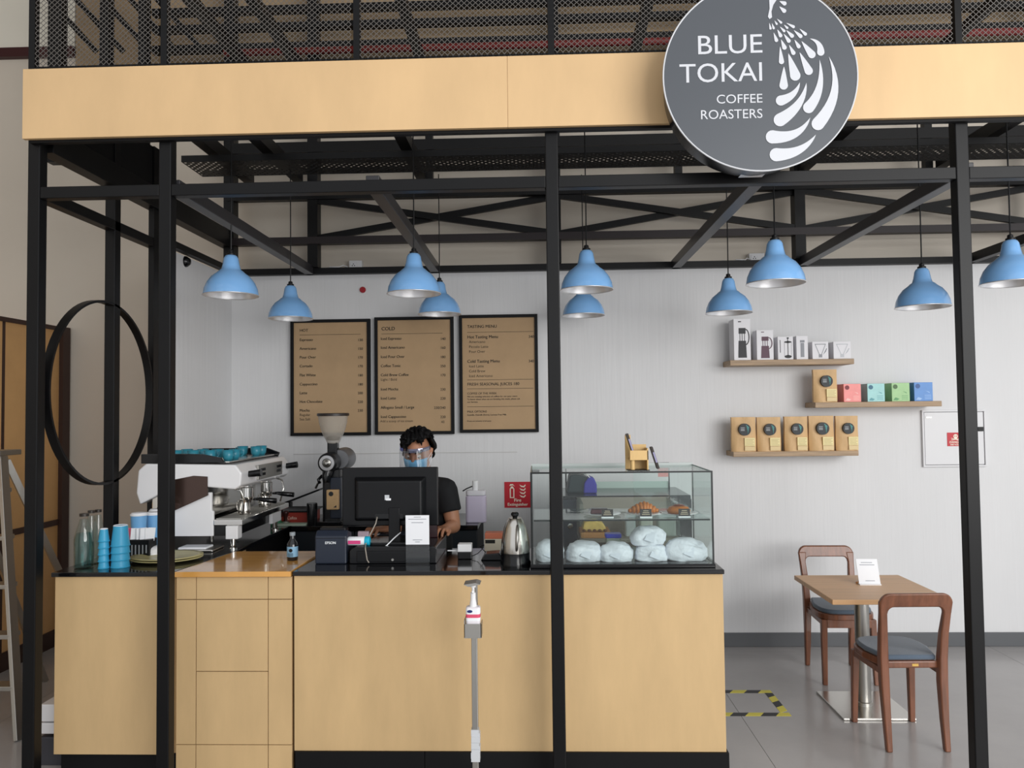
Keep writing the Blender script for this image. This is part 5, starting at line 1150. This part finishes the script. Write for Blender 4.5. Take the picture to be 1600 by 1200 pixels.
limb(body, [(0, .01, sz), (ck_[0]*.5, 0, sz+.07), ck_, (hc[0], hc[1]+.03, hc[2]-.04)], [.062, .056, .053, .055])
for sh_, el_, wr_ in ((shR, elR, wrR), (shL, elL, wrL)):
    limb(body, [(sh_[0]*.35, .01, sz+.01), sh_], [.055, .052]); limb(body, [sh_, tuple(Vector(sh_).lerp(Vector(el_), .5)), el_], [.052, .046, .038]); limb(body, [el_, tuple(Vector(el_).lerp(Vector(wr_), .35)), wr_], [.038, .037, .026])
for s in (-1, 1):
    limb(body, [(s*.08, .04, .84), (s*.09, .03, .47), (s*.10, .05, .09)], [.09, .056, .038]); limb(body, [(s*.10, .05, .06), (s*.11, -.13, .04)], [.042, .032])
def hand(wr, ha, side):
    w_, h_ = Vector(wr), Vector(ha); d = (h_-w_).normalized(); up = Vector((0, 0, 1)); lat = d.cross(up).normalized()*side; dn = -up
    palm = w_+d*.055
    limb(body, [w_-d*.01, w_+d*.02], [.026, .024])
    for o in (-1.2, -.4, .4, 1.2): limb(body, [w_+d*.005+lat*o*.010, w_+d*.04+lat*o*.017, w_+d*.078+lat*o*.018], [.017, .016, .012])
    for k, ln in enumerate((.066, .076, .072, .056)):
        o = (k-1.5)*.021; a = w_+d*.078+lat*o; b_ = a+d*ln*.42+up*.004+lat*o*.18; c_ = b_+d*ln*.26+dn*.020; e_ = c_+d*ln*.10+dn*.022
        limb(body, [a-d*.02, a, b_, c_, e_], [.0100, .0096, .0090, .0082, .0072], 12, 3)
    s_ = w_+d*.022-lat*.020; limb(body, [s_, s_+d*.030-lat*.024+dn*.010, s_+d*.058-lat*.028+dn*.024], [.0135, .0112, .0090], 12, 3)
hand(wrR, haR, 1); hand(wrL, haL, -1)
# head: shaped ball in its own frame, turned down and to the viewer's left
HM = Matrix.Translation(hc) @ Matrix.Rotation(-.12, 4, 'Z') @ Matrix.Rotation(.22, 4, 'X') @ Matrix.Scale(.93, 4)
hb = NB(); bmesh.ops.create_uvsphere(hb, u_segments=40, v_segments=28, radius=1)
def headp(n, g=0.0):
    x, y, z = n.x, n.y, n.z
    wx = .076*(1 if z > -.1 else 1-.38*min(1, (-z-.1)/.9)**1.3); wy = .098 if y > 0 else .092
    q = Vector((x*wx, y*wy, z*(.112 if z > 0 else .118)))
    if z < -.25 and y > .2: q.y *= 1-.35*min(1, (-z-.25)*1.2)
    for s in (-1, 1):                                     # eye sockets
        dd = (Vector((x*wx, 0, q.z))-Vector((s*.031, 0, .0))).length
        if y < 0: q.y += .009*math.exp(-(dd/.017)**2)
    if y < 0:
        q.y -= .006*math.exp(-((q.z-.02)/.010)**2)*math.exp(-(q.x/.05)**2)
        q.y -= .004*math.exp(-((q.z+.06)/.012)**2)*math.exp(-(q.x/.022)**2)
    return q*(1+g)
for v in hb.verts: v.co = HM @ headp(v.co)
mm = bpy.data.meshes.new('h'); hb.to_mesh(mm); hb.free(); body.from_mesh(mm); bpy.data.meshes.remove(mm)
HV = lambda x, y, z: HM @ Vector((x, y, z))
limb(body, [HV(0, -.080, .018), HV(0, -.091, .0), HV(0, -.100, -.026)], [.006, .007, .011]); limb(body, [HV(-.010, -.092, -.030), HV(.010, -.092, -.030)], [.008, .008])
for s in (-1, 1): limb(body, [HV(s*.072, .012, -.025), HV(s*.078, .02, -.005), HV(s*.081, .024, .014)], [.007, .009, .010])
bd = obj('body', body, skin, man); rm = bd.modifiers.new('remesh', 'REMESH'); rm.mode = 'VOXEL'; rm.voxel_size = .005; rm.use_smooth_shade = True
sm = bd.modifiers.new('smooth', 'SMOOTH'); sm.factor = .5; sm.iterations = 2
for s in (-1, 1):
    e_ = NB(); bmesh.ops.create_uvsphere(e_, u_segments=16, v_segments=12, radius=.0108, matrix=HM @ Matrix.Translation((s*.031, -.0735, -.002))); obj('eye', e_, mat('eye_white', 'aaa29a', .3), man, smooth=True)
    e_ = NB(); bmesh.ops.create_uvsphere(e_, u_segments=12, v_segments=8, radius=.006, matrix=HM @ Matrix.Translation((s*.031-.001, -.0800, -.0075))); obj('iris', e_, mat('iris_dark', '1c1210', .15), man, smooth=True)
    obj('eyebrow', tube(NB(), [HM @ Vector((s*.014, -.094, .018)), HM @ Vector((s*.032, -.090, .024)), HM @ Vector((s*.050, -.076, .019))], [.003, .0035, .002], 6), hair, man)
# hair: thick tousled shell
h2 = NB(); bmesh.ops.create_uvsphere(h2, u_segments=72, v_segments=48, radius=1); rn = random.Random(9)
kill = []
for v in h2.verts:
    n = v.co.copy(); face = n.y < -.05 and n.z < .50+.10*math.sin(6*n.x+1)+.22*n.x ; low = n.z < -.18+(.35 if n.y < .25 else -.2)
    q = headp(n); g = .020+.007*math.sin(14*math.atan2(n.y, n.x)+5*n.z)+.005*math.sin(29*n.x+11*n.z)+(.012 if n.z > .5 else 0)+(.012*max(0, n.x) if n.z > 0 else 0)
    v.co = HM @ (q+q.normalized()*g)
    if face or low: kill.append(v)
bmesh.ops.delete(h2, geom=kill, context='VERTS')
obj('hair', h2, hair, man, smooth=True, solid=.006)
for k in range(46):
    a = rn.uniform(-PI, PI); e_ = rn.uniform(.6, 1.35); n = Vector((math.cos(a)*math.cos(e_), math.sin(a)*math.cos(e_), math.sin(e_)))
    if n.y < -.3 and n.z < .55: continue
    q = headp(n); o = q+q.normalized()*.022; tdir = Vector((rn.uniform(-1, 1), -rn.uniform(0, 1), rn.uniform(-.6, .3))).normalized()
    obj('hair_lock', tube(NB(), [HM @ o, HM @ (o+tdir*.016+q.normalized()*.010), HM @ (o+tdir*.034+q.normalized()*.004)], [.010, .008, .001], 6), hair, man, smooth=True)
# mask
mk_ = NB(); rows = []
for j in range(9):
    v = j/8; z = -.018-.082*v; row = []
    for i in range(15):
        u = (i-7)/7; a = u*1.15
        wx = .068*(1-.22*v*v); y = -(.108-.016*abs(v-.25)*2)*math.cos(a*.98)-.002+.003*math.cos(v*PI*7); row.append(mk_.verts.new(HM @ Vector((math.sin(a)*wx*1.12, y, z))))
    rows.append(row)
for A, B in zip(rows, rows[1:]):
    for i in range(14): mk_.faces.new((A[i], A[i+1], B[i+1], B[i]))
obj('face_mask', mk_, maskm, man, smooth=True, solid=.002, label='pale blue pleated face mask')
for s in (-1, 1): obj('mask_loop', tube(NB(), [HM @ Vector((s*.068, -.042, -.03)), HM @ Vector((s*.080, -.005, -.01)), HM @ Vector((s*.084, .03, .005)), HM @ Vector((s*.080, .0, -.05)), HM @ Vector((s*.066, -.04, -.09))], .0015, 5), whitep, man)
# visor
vs = NB(); rows = []
for j in range(6):
    v = j/5; z = .045-.20*v; row = []
    for i in range(21):
        a = (i-10)/10*1.25; R2 = .118+.012*v; row.append(vs.verts.new(HM @ Vector((math.sin(a)*R2*.80, -.018-math.cos(a)*R2, z))))
    rows.append(row)
for A, B in zip(rows, rows[1:]):
    for i in range(20): vs.faces.new((A[i], A[i+1], B[i+1], B[i]))
obj('visor', vs, visorg, man, smooth=True, label='clear plastic face visor')
fbn = NB(); tp2 = [HM @ Vector((math.sin((i-10)/10*1.35)*.092, -.014-math.cos((i-10)/10*1.35)*.098, .040)) for i in range(21)]
bmf = NB()
pr = None
for p in tp2:
    q = [bmf.verts.new(p+Vector((0, 0, dz))) for dz in (-.010, .010)]
    if pr: bmf.faces.new((pr[0], q[0], q[1], pr[1]))
    pr = q
obj('visor_band', bmf, glassmat('visor_band_film', 'a8aedc', .15), man, solid=.003)
# t-shirt: torso and short sleeves just outside the body
b = NB(); torso(b, .012)
for sh_, el_ in ((shR, elR), (shL, elL)):
    limb(b, [(sh_[0]*.35, .012, sz+.006), sh_], [.064, .062]); e1 = Vector(sh_).lerp(Vector(el_), .62)
    tube(b, [Vector(sh_), Vector(sh_).lerp(e1, .5), e1], [.063, .061, .060], 20)
o = obj('t_shirt', b, tee, man); rm = o.modifiers.new('remesh', 'REMESH'); rm.mode = 'VOXEL'; rm.voxel_size = .009; rm.use_smooth_shade = True
q_ = o.modifiers.new('smooth', 'SMOOTH'); q_.factor = .5; q_.iterations = 3
b = NB(); loft(b, [(0, .04, .76, .14, .11), (0, .045, .90, .146, .105)])
for s in (-1, 1): limb(b, [(s*.08, .04, .80), (s*.09, .03, .47), (s*.10, .05, .12)], [.100, .072, .062])
o = obj('trousers', b, mat('dark_trousers', '1b1c22', .8), man); rm = o.modifiers.new('remesh', 'REMESH'); rm.mode = 'VOXEL'; rm.voxel_size = .012; rm.use_smooth_shade = True
for s in (-1, 1): obj('shoe', prism(NB(), rrect(s*.11-.045, s*.11+.045, -.20, .09, .04), 0, .08, 'XY'), plastic, man, bevel=.012)
# keyboard under the hands, phone beside the card
a = at(592, 840, 3.93); c = at(682, 840, 3.93)
kb = thing('keyboard', 'slim black keyboard under the hands of the barista behind the monitor', 'keyboard', (a.x, 3.905, HT+.080))
obj('base', box(NB(), 0, c.x-a.x, 0, .10, 0, .008), plastic, kb, bevel=.002)
for r_ in range(4):
    for k in range(12): u = .008+k*(c.x-a.x-.016)/12; obj('key', box(NB(), u, u+(c.x-a.x)/12-.005, .008+r_*.023, .026+r_*.023, .008, .012), navy, kb)
a = at(677, 841, 3.875)
ph = thing('smartphone', 'dark reddish phone standing between the printed card and the right hand of the barista', 'phone', (a.x, 3.875, HT+.080), .15)
obj('body', box(NB(), -.030, .022, -.004, .004, 0, .072), mat('dark_wine_plastic', '2c1216', .2), ph, bevel=.003); obj('screen', box(NB(), -.026, .018, .004, .0045, .006, .066), plasticg, ph)
